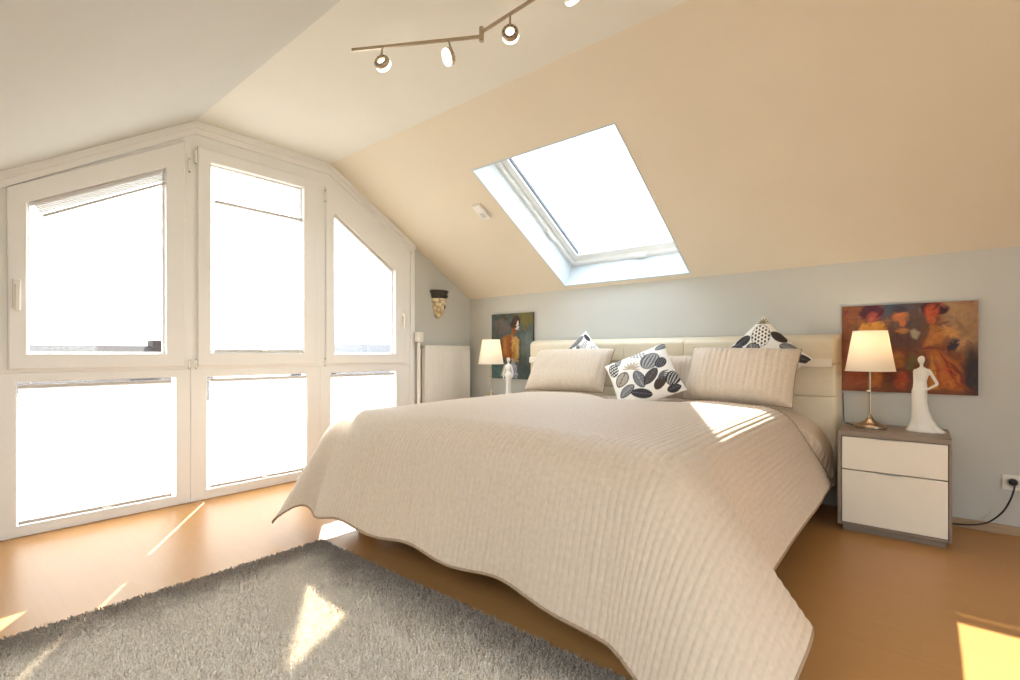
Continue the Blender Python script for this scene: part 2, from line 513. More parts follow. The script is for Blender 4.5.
def gable_window(n, label, y0, y1, sash, glass, low, handle_y, hinge_y):
    """y0..y1: unit; sash / glass: [(yL,zbL),(yR,zbR),(yR,ztR),(yL,ztL)]; low: (ya, yb, za, zb) lower light."""
    w = empty('window_%d' % n, (GX, (y0 + y1) / 2, 0), label, 'window', None, 'structure')
    fr = MB()
    zt = 0.895
    # lower fixed light frame
    fr.ring([(y0, 0), (y1, 0), (y1, zt), (y0, zt)], [(low[0], low[2]), (low[1], low[2]), (low[1], low[3]), (low[0], low[3])], fx(0.0), fx(-0.09), 0.006)
    # upper frame, the opening sash laps over it
    e = 0.022
    inn = [(sash[0][0] + e, sash[0][1] + e), (sash[1][0] - e, sash[1][1] + e), (sash[2][0] - e, sash[2][1] - e), (sash[3][0] + e, sash[3][1] - e)]
    ys = sorted(set([y0, y1] + [q for q in (YB, YM) if y0 < q < y1]))
    out = [(y0, zt), (y1, zt), (y1, ceil_z(y1) - 0.002), (y0, ceil_z(y0) - 0.002)]
    fr.ring(out, inn, fx(0.0), fx(-0.09))
    if len(ys) > 2:  # fill the corner where the roof line bends inside this unit
        k = [q for q in ys if y0 < q < y1][0]
        fr.prism([(y0, ceil_z(y0) - 0.004), (y1, ceil_z(y1) - 0.004), (k, ceil_z(k) - 0.004)], fx(0.0), fx(-0.09))
    fr.build('frame', M['pvc'], w)
    sh = MB().ring(sash, glass, fx(0.022), fx(-0.036), 0.007)
    # glazing bead
    b = 0.012
    g2 = [(glass[0][0] + b, glass[0][1] + b), (glass[1][0] - b, glass[1][1] + b), (glass[2][0] - b, glass[2][1] - b), (glass[3][0] + b, glass[3][1] - b)]
    sh.ring([(p[0], p[1]) for p in glass], g2, fx(-0.018), fx(-0.034))
    sash_o = sh.build('sash', M['pvc'], w)
    MB().prism(glass, fx(-0.024), fx(-0.030)).build('pane', M['glass'], w)
    MB().prism([(low[0], low[2]), (low[1], low[2]), (low[1], low[3]), (low[0], low[3])], fx(-0.060), fx(-0.066)).build('pane', M['glass'], w)
    if handle_y is not None:
        h = MB().box((GX + 0.022, handle_y - 0.017, 1.24), (GX + 0.034, handle_y + 0.017, 1.40), 0.005)
        h.box((GX + 0.034, handle_y - 0.010, 1.345), (GX + 0.062, handle_y + 0.010, 1.368), 0.004)
        h.box((GX + 0.052, handle_y - 0.011, 1.225), (GX + 0.066, handle_y + 0.011, 1.372), 0.005)
        h.build('handle', M['white_metal'], sash_o)
    if hinge_y is not None:
        zt_ = min(sash[2][1] if hinge_y > (y0 + y1) / 2 else sash[3][1], 3)
        for zz, L in ((zt_ - (0.20 if n == 1 else 0.12), 0.085), (0.90, 0.055)):
            MB().tube([(GX + 0.028, hinge_y, zz), (GX + 0.026, hinge_y, zz + L)], 0.0065, 12).build('hinge', M['white_metal'], w)
            hm = MB()
            for q in (zz - 0.001, zz + L):
                hm.tube([(GX + 0.028, hinge_y, q - 0.004), (GX + 0.028, hinge_y, q + 0.004)], 0.0072, 12)
            hm.build('hinge_cap', M['chrome'], w)
    return w

SL_ = [(0.318, 0.912), (1.142, 0.912), (1.142, 2.405), (0.312, 1.885)]
GL_ = [(0.392, 0.998), (1.038, 0.998), (1.035, 2.196), (0.392, 1.822)]
SC_ = [(1.219, 0.912), (2.074, 0.912), (2.074, 2.395), (1.219, 2.395)]
GC_ = [(1.300, 1.004), (1.962, 1.004), (1.962, 2.308), (1.300, 2.308)]
SR_ = [(2.153, 0.912), (2.960, 0.912), (2.960, 1.925), (2.153, 2.360)]
GR_ = [(2.229, 0.996), (2.846, 0.996), (2.846, 1.765), (2.226, 2.172)]
LL, LC, LR = (0.354, 1.098, 0.062, 0.842), (1.280, 1.998, 0.066, 0.838), (2.208, 2.870, 0.066, 0.836)
gable_window(1, 'white slant-topped window at the left end of the gable', WY0, 1.180, SL_, GL_, LL, 0.350, 1.165)
gable_window(2, 'white tall window in the middle of the gable', 1.180, 2.112, SC_, GC_, LC, None, 1.204)
gable_window(3, 'white slant-topped window next to the radiator', 2.112, WY1, SR_, GR_, LR, 2.925, 2.138)

# ------------------------------------------------------------------ pleated blinds
BG = 'pleated blinds on the gable windows'
def blind_lower(ya, yb, za, zb, label, handle=True, top_gap=0.02, x=GX - 0.012, pleat=0.02):
    w = empty('pleated_blind', (x, (ya + yb) / 2, za), label, 'blind', BG)
    n = int((zb - za - 0.05 - top_gap) / (pleat / 2))
    z0, z1 = za + 0.018, zb - top_gap - 0.022
    zs = np.linspace(z0, z1, n + 1)
    V = []; F = []
    for i, z in enumerate(zs):
        xx = x + (0.007 if i % 2 else -0.007)
        V += [(xx, ya, z), (xx, yb, z)]
        if i: F.append((2 * i - 2, 2 * i - 1, 2 * i + 1, 2 * i))
    np_mesh('fabric', V, F, M['blind'], w, smooth=False)
    MB().box((x - 0.010, ya, z1), (x + 0.010, yb, z1 + 0.020), 0.003).build('top_rail', M['rail_white'], w)
    br = MB().box((x - 0.010, ya, za), (x + 0.010, yb, za + 0.020), 0.003).build('bottom_rail', M['rail_white'], w)
    if handle:
        m = (ya + yb) / 2 + 0.02
        MB().box((x + 0.010, m - 0.022, za + 0.002), (x + 0.024, m + 0.022, za + 0.014), 0.004).build('pull_grip', M['plastic_white'], br)
    for yy in (ya + 0.05, yb - 0.05):
        MB().tube([(x, yy, za + 0.01), (x, yy, zb + 0.002)], 0.0011, 6).build('guide_cord', M['plastic_white'], w)
    return w

def blind_packed(p0, p1, label, drop, x=GX - 0.004, layers=5):
    """blind drawn up against a slanted top edge, p0/p1 = (y, z) ends of its upper rail."""
    w = empty('pleated_blind', (x, (p0[0] + p1[0]) / 2, (p0[1] + p1[1]) / 2), label, 'blind', BG)
    d = Vector((0, p1[0] - p0[0], p1[1] - p0[1])); L = d.length; d.normalize()
    nrm = Vector((0, d.z, -d.y))
    if nrm.z > 0: nrm = -nrm
    def bar(a, b, dep, sk0=0.0, sk1=0.0):
        o = Vector((x, p0[0], p0[1]))
        P = []
        for xx in (-dep, dep):
            for (q, e) in ((sk0, a), (L - sk1, a), (L - sk1, b), (sk0, b)):
                P.append(tuple(o + d * q + nrm * e + Vector((xx, 0, 0))))
        return P, [(0, 1, 2, 3), (7, 6, 5, 4), (0, 4, 5, 1), (1, 5, 6, 2), (2, 6, 7, 3), (3, 7, 4, 0)]
    m = MB(); m.verts_faces(*bar(0.0, 0.016, 0.012)); m.build('top_rail', M['rail_white'], w)
    m = MB()
    h = (drop - 0.04) / layers
    for i in range(layers):
        m.verts_faces(*bar(0.018 + i * h, 0.018 + (i + 0.72) * h, 0.010 - 0.003 * (i % 2), 0.012, 0.012))
    m.build('fabric', M['blind_stack'], w)
    m = MB(); m.verts_faces(*bar(drop - 0.014, drop, 0.012, 0.012, 0.012)); br = m.build('bottom_rail', M['rail_white'], w)
    return w

blind_packed((0.405, 1.826), (1.015, 2.180), 'white pleated blind gathered under the slanted top of the left window', 0.085)
blind_lower(0.358, 1.075, 0.066, 0.838, 'white pleated blind drawn down in the lower left pane', top_gap=0.008)
blind_lower(1.328, 1.958, 1.008, 2.066, 'white pleated blind in the upper middle window below a clear strip', top_gap=0.0, handle=True, x=GX - 0.006)
blind_lower(1.300, 1.994, 0.070, 0.834, 'white pleated blind drawn down in the lower middle pane', top_gap=0.008)
blind_packed((2.238, 2.170), (2.838, 1.774), 'white pleated blind gathered under the slanted top of the right window', 0.030, layers=2)
blind_lower(2.212, 2.850, 0.070, 0.832, 'white pleated blind in the lower right pane, half hidden by the bed', top_gap=0.008, handle=False)

# ------------------------------------------------------------------ skylight
sk = empty('window_4', sl((SX0 + SX1) / 2, (SY0 + SY1) / 2), 'white roof window in the sloping ceiling above the bed', 'window', None, 'structure')
e = 0.012
MB().ring([(SX0, SY0), (SX1, SY0), (SX1, SY1), (SX0, SY1)], [(SX0 + e, SY0 + e), (SX1 - e, SY0 + e), (SX1 - e, SY1 - e), (SX0 + e, SY1 - e)],
          lambda x, y: sl(x, y, -0.002), lambda x, y: sl(x, y, SKD)).build('reveal', M['reveal'], sk)
def rect_in(a):
    return [(SX0 + a, SY0 + a * .9), (SX1 - a, SY0 + a * .9), (SX1 - a, SY1 - a * .9), (SX0 + a, SY1 - a * .9)]
MB().ring(rect_in(-0.06), rect_in(0.045), lambda x, y: sl(x, y, SKD), lambda x, y: sl(x, y, SKD + 0.09), 0.004).build('frame', M['lining'], sk)
MB().ring(rect_in(0.052), rect_in(0.110), lambda x, y: sl(x, y, SKD + 0.03), lambda x, y: sl(x, y, SKD + 0.09), 0.004).build('sash', M['lining'], sk)
for ga, gb in ((SX0 + 0.110, SX0 + 0.119), (SX1 - 0.119, SX1 - 0.110)):
    MB().prism([(ga, SY0 + 0.1), (gb, SY0 + 0.1), (gb, SY1 - 0.1), (ga, SY1 - 0.1)], lambda x, y: sl(x, y, SKD + 0.050), lambda x, y: sl(x, y, SKD + 0.075)).build('gasket', M['gasket'], sk)
MB().prism(rect_in(0.112), lambda x, y: sl(x, y, SKD + 0.066), lambda x, y: sl(x, y, SKD + 0.072)).build('pane', M['glass'], sk)
def latch(x, y, lx, ly):
    MB().ring([(x - lx, y - ly), (x + lx, y - ly), (x + lx, y + ly), (x - lx, y + ly)], [(x - lx * .3, y - ly * .3), (x + lx * .3, y - ly * .3), (x + lx * .3, y + ly * .3), (x - lx * .3, y + ly * .3)],
              lambda a, b: sl(a, b, SKD - 0.018), lambda a, b: sl(a, b, SKD + 0.005)).build('latch', M['lining'], sk)
latch(SX0 + 0.035, 3.42, 0.012, 0.045)
latch(-1.80, SY1 - 0.035, 0.045, 0.012)

# unseen roof window added in the opposite slope to fill the shadows
sk2 = empty('window_5', sf((FX0 + FX1) / 2, (FY0 + FY1) / 2), 'unseen white roof window added behind the viewer for fill light', 'window', None, 'structure')
def rect2(a):
    return [(FX0 + a, FY0 + a * .83), (FX1 - a, FY0 + a * .83), (FX1 - a, FY1 - a * .83), (FX0 + a, FY1 - a * .83)]
MB().ring(rect2(-0.05), rect2(0.05), lambda x, y: sf(x, y, 0.2), lambda x, y: sf(x, y, 0.27), 0.004).build('frame', M['lining'], sk2)
MB().prism(rect2(0.045), lambda x, y: sf(x, y, 0.235), lambda x, y: sf(x, y, 0.241)).build('pane', M['glass'], sk2)

# unseen window added to the opposite gable, lets in sky as fill
w6 = empty('window_6', (RX, (QY0 + QY1) / 2, QZ0), 'unseen white window added right of the viewer for fill light', 'window', None, 'structure')
f6 = MB()
for ya, yb in ((QY0, (QY0 + QY1) / 2), ((QY0 + QY1) / 2, QY1)):
    f6.ring([(ya, QZ0), (yb, QZ0), (yb, QZ1), (ya, QZ1)], [(ya + .07, QZ0 + .07), (yb - .07, QZ0 + .07), (yb - .07, QZ1 - .07), (ya + .07, QZ1 - .07)], lambda y, z: (RX + 0.04, y, z), lambda y, z: (RX + 0.12, y, z))
f6.build('frame', M['pvc'], w6)
MB().prism([(QY0, QZ0), (QY1, QZ0), (QY1, QZ1), (QY0, QZ1)], lambda y, z: (RX + 0.076, y, z), lambda y, z: (RX + 0.082, y, z)).build('pane', M['glass'], w6)

# ------------------------------------------------------------------ bed
bed = empty('bed', (-1.625, 2.65, 0), 'double bed with cream padded headboard under a beige bedspread', 'bed')
bb = MB().box((-2.53, 1.56, 0.06), (-0.72, 3.70, 0.30), 0.012)
bb.build('bed_base', M['bed_base'], bed)
for x, y in ((-2.44, 1.66), (-0.81, 1.66), (-2.44, 3.60), (-0.81, 3.60)):
    MB().box((x - 0.04, y - 0.04, 0), (x + 0.04, y + 0.04, 0.065), 0.004).build('leg', M['bed_base'], bed)
MB().box((-2.49, 1.67, 0.30), (-0.76, 3.69, 0.54), 0.05, 4).build('mattress', M['mattress'], bed, True)
# headboard: upholstered segments
hb = empty('headboard', (-1.625, 3.77, 0.3)); hb.parent = bed; hb.location = Vector((-1.625, 3.77, 0.3)) - WLOC['bed']
HX0, HX1 = -2.853, -0.392
def pad(x0, x1, z0, z1, y0, y1, bulge, nx=40, nz=22, rx=0.05, rz=0.05, rzb=None, rxl=None, rxr=None, fl=(0, 0, 0, 0)):
    """padded leather panel: front face bulges, edges roll over."""
    u = np.linspace(0, 1, nx); v = np.linspace(0, 1, nz)
    U, W = np.meshgrid(u, v, indexing='ij')
    U = 0.5 - 0.5 * np.cos(np.pi * U); W = 0.5 - 0.5 * np.cos(np.pi * W)
    X = x0 + (x1 - x0) * U; Z = z0 + (z1 - z0) * W
    du = np.minimum(U, 1 - U) * (x1 - x0); dv = np.minimum(W, 1 - W) * (z1 - z0)
    rX = np.where(U < 0.5, rxl or rx, rxr or rx); rZ = np.where(W < 0.5, rzb or rz, rz)
    a = np.clip(du / rX, 0, 1); b = np.clip(dv / rZ, 0, 1)
    fX = np.where(U < 0.5, fl[0], fl[1]); fZ = np.where(W < 0.5, fl[2], fl[3])   # how shallow each seam groove is
    prof = (fX + (1 - fX) * np.sqrt(1 - (1 - a) ** 2)) * (fZ + (1 - fZ) * np.sqrt(1 - (1 - b) ** 2))
    Y = y1 - (y1 - y0) * prof - bulge * np.sin(np.pi * U) * np.sin(np.pi * W)
    V = np.stack([X, Y, Z], -1).reshape(-1, 3)
    Fq = grid_faces(nx, nz)[:, ::-1]
    # back face
    i0 = len(V)
    V = np.vstack([V, [[x0, y1, z0], [x1, y1, z0], [x1, y1, z1], [x0, y1, z1]]])
    Fq = np.vstack([Fq, [[i0 + 3, i0 + 2, i0 + 1, i0]]])
    return V, Fq
def pads(specs, name):
    Vs, Fs = [], []; n = 0
    for sp in specs:
        V, Fq = pad(**sp); Vs.append(V); Fs.append(Fq + n); n += len(V)
    return np_mesh(name, np.vstack(Vs), np.vstack(Fs), M['leather'], hb)
segx = [HX0, -2.36, -1.87, -1.375, -0.88, HX1]
def row(z0, z1, y0, bulge, rzt, rzb_, end, fb, ft):
    out = []
    for i, (a, b) in enumerate(zip(segx[:-1], segx[1:])):
        out.append(dict(x0=a, x1=b, z0=z0, z1=z1, y0=y0, y1=3.84, bulge=bulge, rx=0.007, rz=rzt, rzb=rzb_,
                        rxl=end if i == 0 else 0.007, rxr=end if i == len(segx) - 2 else 0.007,
                        fl=(0.0 if i == 0 else 0.93, 0.0 if i == len(segx) - 2 else 0.93, fb, ft)))
    return out
pads(row(0.932, 1.125, 3.702, 0.007, 0.05, 0.018, 0.035, 0.86, 0.0), 'top_cushion')
pads(row(0.722, 0.931, 3.712, 0.004, 0.010, 0.007, 0.030, 0.92, 0.90), 'middle_cushion')
pads(row(0.14, 0.7215, 3.712, 0.004, 0.007, 0.02, 0.030, 0.0, 0.92), 'lower_cushion')
for a, b in ((HX1 - 0.235, HX1 - 0.035), (HX0 + 0.02, HX0 + 0.215)):
    MB().box((a, 3.692, 0.910), (b, 3.735, 0.965), 0.006).build('metal_strip', M['front_white'], hb)  # window reflection on the metal put into a pale lacquer colour
for x in (-2.6, -0.65):
    MB().box((x - 0.04, 3.75, 0), (x + 0.04, 3.83, 0.34), 0.004).build('headboard_post', M['bed_base'], hb)

# ------------------------------------------------------------------ bedspread
BX0, BX1, BF = -2.385, -0.71, 1.636   # where the flat top ends: left, right, foot
def smooth(a, b, x):
    t = np.clip((x - a) / (b - a), 0, 1); return t * t * (3 - 2 * t)

def drape(S, T, z0, inx=0.0, bulge=0.0):
    ox = np.where(S > BX1, S - BX1, np.where(S < BX0, S - BX0, 0.0))
    oy = np.maximum(BF - T, 0.0)
    r = np.hypot(ox, oy); rr = np.maximum(r, 1e-9)
    phi = np.degrees(np.arctan2(oy, np.abs(ox) + 1e-12))     # 0 side, 90 foot
    right = S > (BX0 + BX1) / 2
    # tilt of the hanging cloth below the rounded edge (degrees below horizontal)
    side_r = 67 - 15 * smooth(1.82, 1.645, T)
    side_l = 71 + 0 * T
    foot = 73 + 2.2 * np.sin(S * 4.1 + 0.6) + 1.2 * np.sin(S * 9.3)
    k = smooth(0, 90, phi)
    corner_r = 52 * (1 - k) + foot * k - 3 * np.sin(np.radians(phi * 2))
    corner_l = 71 * (1 - k) + foot * k - 12 * np.sin(np.radians(phi * 2)) ** 2
    cor = np.where(right, corner_r, corner_l)
    side = np.where(right, side_r, side_l)
    P = np.where(oy <= 0, side, np.where(np.abs(ox) > 0, cor, foot))
    P = np.radians(P)
    Ls = np.where(right, 0.20, 0.34)      # the left edge is rounder
    L = np.where(oy <= 0, Ls, np.where(np.abs(ox) > 0, Ls * (1 - k) + 0.30 * k, 0.30))
    P = P + (R(80) - P) * bulge; L = L + (0.43 - L) * bulge
    rc = np.minimum(r, L); an = P * rc / L
    out = L / P * np.sin(an) + np.maximum(r - L, 0) * np.cos(P)
    drop = L / P * (1 - np.cos(an)) + np.maximum(r - L, 0) * np.sin(P)
    X = np.clip(S, BX0, BX1) + ox / rr * out - inx * np.sign(ox) * np.clip(np.abs(ox) / 0.1, 0, 1)
    Y = np.maximum(T, BF) - oy / rr * out
    cx = (BX0 + BX1) / 2; hw = (BX1 - BX0) / 2
    crown = 0.022 * (1 - np.clip(np.abs((np.clip(S, BX0, BX1) - cx) / hw), 0, 1) ** 2.5) + 0.012 * smooth(BF, BF + 0.8, T)
    Z = z0 - drop + crown
    Z = Z - 0.085 * np.exp(-((X + 1.475) / 0.26) ** 2 - ((Y - 3.12) / 0.18) ** 2)   # dent under the front cushion
    return np.stack([X, Y, Z], -1)

def cloth(name, S, T, z0, mat, parent, amp, ph, along_s=True, wrinkle=0.0, seed=3, thick=0.006, inx=0.0, bulge=0.0):
    Pn = drape(S, T, z0, inx, bulge)
    if wrinkle > 0:
        q = np.stack([S, T], -1)
        hang = np.clip((np.hypot(np.maximum(np.abs(S - (BX0 + BX1) / 2) - (BX1 - BX0) / 2, 0), np.maximum(BF - T, 0)) - 0.1) / 0.5, 0, 1)
        w1 = np_noise(q, seed, 4.0, 3); w2 = np_noise(q, seed + 1, 22.0, 2)
    du = np.gradient(Pn, axis=0); dv = np.gradient(Pn, axis=1)
    n = np.cross(du, dv); n /= np.maximum(np.linalg.norm(n, axis=-1, keepdims=True), 1e-12)
    if n[n.shape[0] // 2, n.shape[1] - 3, 2] < 0: n = -n
    disp = amp * np.sqrt(np.abs(np.sin(np.pi * ph)) + 0.02)
    if wrinkle > 0: disp = disp + wrinkle * (w1 * (0.35 + 1.2 * hang) + 0.16 * w2 * (0.3 + hang))
    Pn = Pn + n * disp[..., None]
    Pn[..., 2] = np.maximum(Pn[..., 2], 0.05)
    nu, nv = S.shape
    uv = np.stack([S, T], -1).reshape(-1, 2)
    o = np_mesh(name, Pn.reshape(-1, 3), grid_faces(nu, nv), mat, parent, True, uv)
    md = o.modifiers.new('thick', 'SOLIDIFY'); md.thickness = thick; md.offset = -1 if n[0, 0, 2] > -2 else 1
    return o, Pn

qs = empty('bedspread', (-1.625, 2.4, 0.0), 'beige quilted bedspread with sewn stripes draped over the bed', 'bedspread')
nu, nv = 7 * 112 + 1, 250
a = np.linspace(0, 1, nu)[:, None]; b = np.linspace(0, 1, nv)[None, :]
S0, S1 = BX0 - 0.590, BX1 + 0.585
PH = np.arange(nu)[:, None] / 7.0 + 0 * b
S = S0 + (S1 - S0) * a + 0 * b
# foot hem: overhang varies along the bed; head end runs out a little towards the right side
hang = 0.650 + 0.012 * np.sin(S * 13.0 + 1.0) + 0.050 * smooth(-1.0, -0.55, S) - 0.045 * smooth(-2.3, -2.7, S)
y_end = 3.14 + 0.32 * smooth(BX1 + 0.02, S1, S)
T = (BF - hang) + (y_end - (BF - hang)) * b
S = np.where(S > BX1, BX1 + (S - BX1) * (1 + 0.175 * smooth(1.95, 1.63, T)), S)
spread, PN = cloth('cloth', S, T, 0.676, M['quilt'], qs, 0.0048, PH, True, 0.008)
edge = np.concatenate([PN[:, 0], PN[-1, 1:], PN[::-1, -1][1:], PN[0, ::-1][1:-1]])
edge = edge[::3]
MB().tube([tuple(p) for p in edge] + [tuple(edge[0])], 0.0055, 6).build('hem_piping', M['piping'], qs, True)

un = empty('blanket', (-1.625, 3.45, 0.0), 'striped beige quilted blanket showing below the bedspread next to the right nightstand', 'blanket')
nu, nv = 260, 170
a = np.linspace(0, 1, nu)[:, None]; b = np.linspace(0, 1, nv)[None, :]
S = (BX0 - 0.3) + (BX1 + 0.54 - (BX0 - 0.3)) * a + 0 * b
T = 3.10 + (3.70 - 3.10) * b + 0 * a
cloth('cloth', S, T, 0.606, M['quilt'], un, 0.0110, T / 0.030, False, 0.003, 9, inx=0.022, bulge=smooth(0.03, 0.11, T - (3.14 + 0.32 * smooth(BX1 + 0.02, BX1 + 0.585, S))) * (S > -1.6))

# ------------------------------------------------------------------ pillows and cushions
def pillow_geo(w, h, th, n=56, pinch=0.07, p=3.0, wr=0.004, seed=1, stripe=0.0, period=0.02):
    u = np.linspace(-1, 1, n)
    # denser towards the seams
    u = np.sign(u) * (1 - (1 - np.abs(u)) ** 1.25)
    U, V = np.meshgrid(u, u, indexing='ij')
    X = U * w / 2 * (1 - pinch * (1 - V ** 2) * np.abs(U) ** 2)
    Y = V * h / 2 * (1 - pinch * (1 - U ** 2) * np.abs(V) ** 2)
    prof = ((1 - np.abs(U) ** p) * (1 - np.abs(V) ** p)) ** 0.55
    q = np.stack([X, Y], -1)
    z = th / 2 * prof * (1 + 0.10 * np_noise(q, seed, 9, 2)) + wr * np_noise(q, seed + 5, 28, 2) * prof
    if stripe: z = z + stripe * np.sqrt(np.abs(np.sin(np.pi * X / period))) * np.minimum(prof * 3, 1)
    front = np.stack([X, Y, z], -1).reshape(-1, 3)
    back = np.stack([X, Y, -z], -1).reshape(-1, 3)
    idx = np.arange(n * n).reshape(n, n)
    border = np.zeros((n, n), bool); border[0] = border[-1] = True; border[:, 0] = border[:, -1] = True
    bi = idx.copy()
    inner = ~border
    bi[inner] = n * n + np.arange(inner.sum())
    V3 = np.vstack([front, back[inner.ravel()]])
    uv = np.stack([U, V], -1).reshape(-1, 2)
    UVs = np.vstack([uv, uv[inner.ravel()]])
    f1 = grid_faces(n, n)
    f2 = bi.ravel()[f1][:, ::-1]
    return V3, np.vstack([f1, f2]), UVs, [tuple(p) for p in np.concatenate([front.reshape(n, n, 3)[:, 0], front.reshape(n, n, 3)[-1, 1:], front.reshape(n, n, 3)[::-1, -1][1:], front.reshape(n, n, 3)[0, ::-1][1:-1]])]

def place(o, centre, lean, roll=0.0, yaw=0.0):
    o.matrix_world = Matrix.Translation(centre) @ Matrix.Rotation(R(yaw), 4, 'Z') @ Matrix.Rotation(R(90 - lean), 4, 'X') @ Matrix.Rotation(R(roll), 4, 'Z')

def beige_pillow(label, centre, lean, w=0.66, h=0.40, th=0.15, roll=0, yaw=0, seed=1):
    V, Fq, UV, bd = pillow_geo(w, h, th, n=160, pinch=0.035, p=4.0, seed=seed, stripe=0.0042, period=0.034)
    o = np_mesh('pillow', V, Fq, M['pillow'], None, True, UV * np.array([w / 2, h / 2]))
    tag(o, label, 'pillow', 'beige quilted pillows on the bed')
    e_ = MB().tube(bd + [bd[0]], 0.004, 6).build('piping', M['piping'], o, True)
    place(o, centre, lean, roll, yaw)
    return o

beige_pillow('beige striped pillow leaning at the left of the headboard', (-2.16, 3.33, 0.866), 33, 0.71, 0.385, 0.16, 1.0, 2, 2)
beige_pillow('beige striped pillow standing by the right nightstand', (-0.885, 3.335, 0.862), 28, 0.655, 0.385, 0.15, -1.5, -2, 4)
beige_pillow('beige pillow half hidden behind the two others and the patterned cushion', (-1.315, 3.54, 0.832), 18, 0.44, 0.32, 0.11, 0, 0, 6)

# ---- printed cushions: pigment painted per vertex from drawn motifs
def ell(U, V, cx, cy, rx, ry, ang):
    c, s = math.cos(R(ang)), math.sin(R(ang))
    x = (U - cx) * c + (V - cy) * s; y = -(U - cx) * s + (V - cy) * c
    return x / rx, y / ry

def mixc(C, mask, col):
    mask = np.clip(mask, 0, 1)[:, None]
    return C * (1 - mask) + np.array(col)[None] * mask

W_ = np.array(lin('f1ece4')); DK = lin('2e2b2b'); GR = lin('67666a'); LG = lin('aaa8a4'); BR = lin('4b3f37'); BE = lin('bfae97')
def soft(d, k=0.06):
    return np.clip((1 - d) / k, 0, 1)
def leaf(C, U, V, cx, cy, L, w, ang, base, vein, lines=7):
    x, y = ell(U, V, cx, cy, L, w, ang)
    d = x ** 2 + np.abs(y) ** 1.6
    m = soft(d, 0.15)
    C = mixc(C, soft(d / 1.25, 0.1), DK); C = mixc(C, m, base)
    st = (np.abs(np.mod(np.abs(y) * lines * 0.5 + x * 2.2, 1) - 0.5) < 0.17) & (np.abs(y) > 0.12)
    C = mixc(C, m * st * 0.75, vein)
    C = mixc(C, m * (np.abs(y) < 0.09), vein)
    return C
def pod(C, U, V, cx, cy, rx, ry, ang, out, inn, stripes=True):
    x, y = ell(U, V, cx, cy, rx, ry, ang)
    d = x ** 2 + y ** 2
    C = mixc(C, soft(d, 0.1), out)
    a_ = np.mod((x / (np.sqrt(np.clip(1 - y ** 2, 0.05, 1)))) * 2.5, 1)
    if stripes: C = mixc(C, soft(d / 0.85, 0.1) * (np.abs(a_ - 0.5) < 0.26), inn)
    return C
def dots(C, U, V, cx, cy, rx, ry, ang, col, n=5, edge=None, fill=None):
    x, y = ell(U, V, cx, cy, rx, ry, ang)
    d = x ** 2 + y ** 2
    if fill is not None: C = mixc(C, soft(d, 0.08), fill)
    if edge is not None: C = mixc(C, soft(np.abs(d - 0.92) * 10 + 0.2, 0.4), edge)
    row = np.floor(y * n / 2)
    gx = np.mod(x * n / 2 + 0.5 * np.mod(row, 2), 1) - 0.5; gy = np.mod(y * n / 2, 1) - 0.5
    return mixc(C, (gx ** 2 + gy ** 2 < 0.11) * (d < 0.86), col)
def sprig(C, U, V, cx, cy, L, ang, col, n=6):
    for k in range(n):
        a_ = ang + (k - (n - 1) / 2) * 26
        x, y = ell(U, V, cx + 0.5 * L * math.cos(R(a_)), cy + 0.5 * L * math.sin(R(a_)), L * 0.5, L * 0.10, a_)
        C = mixc(C, soft(x ** 2 + y ** 2, 0.2), col)
    return C

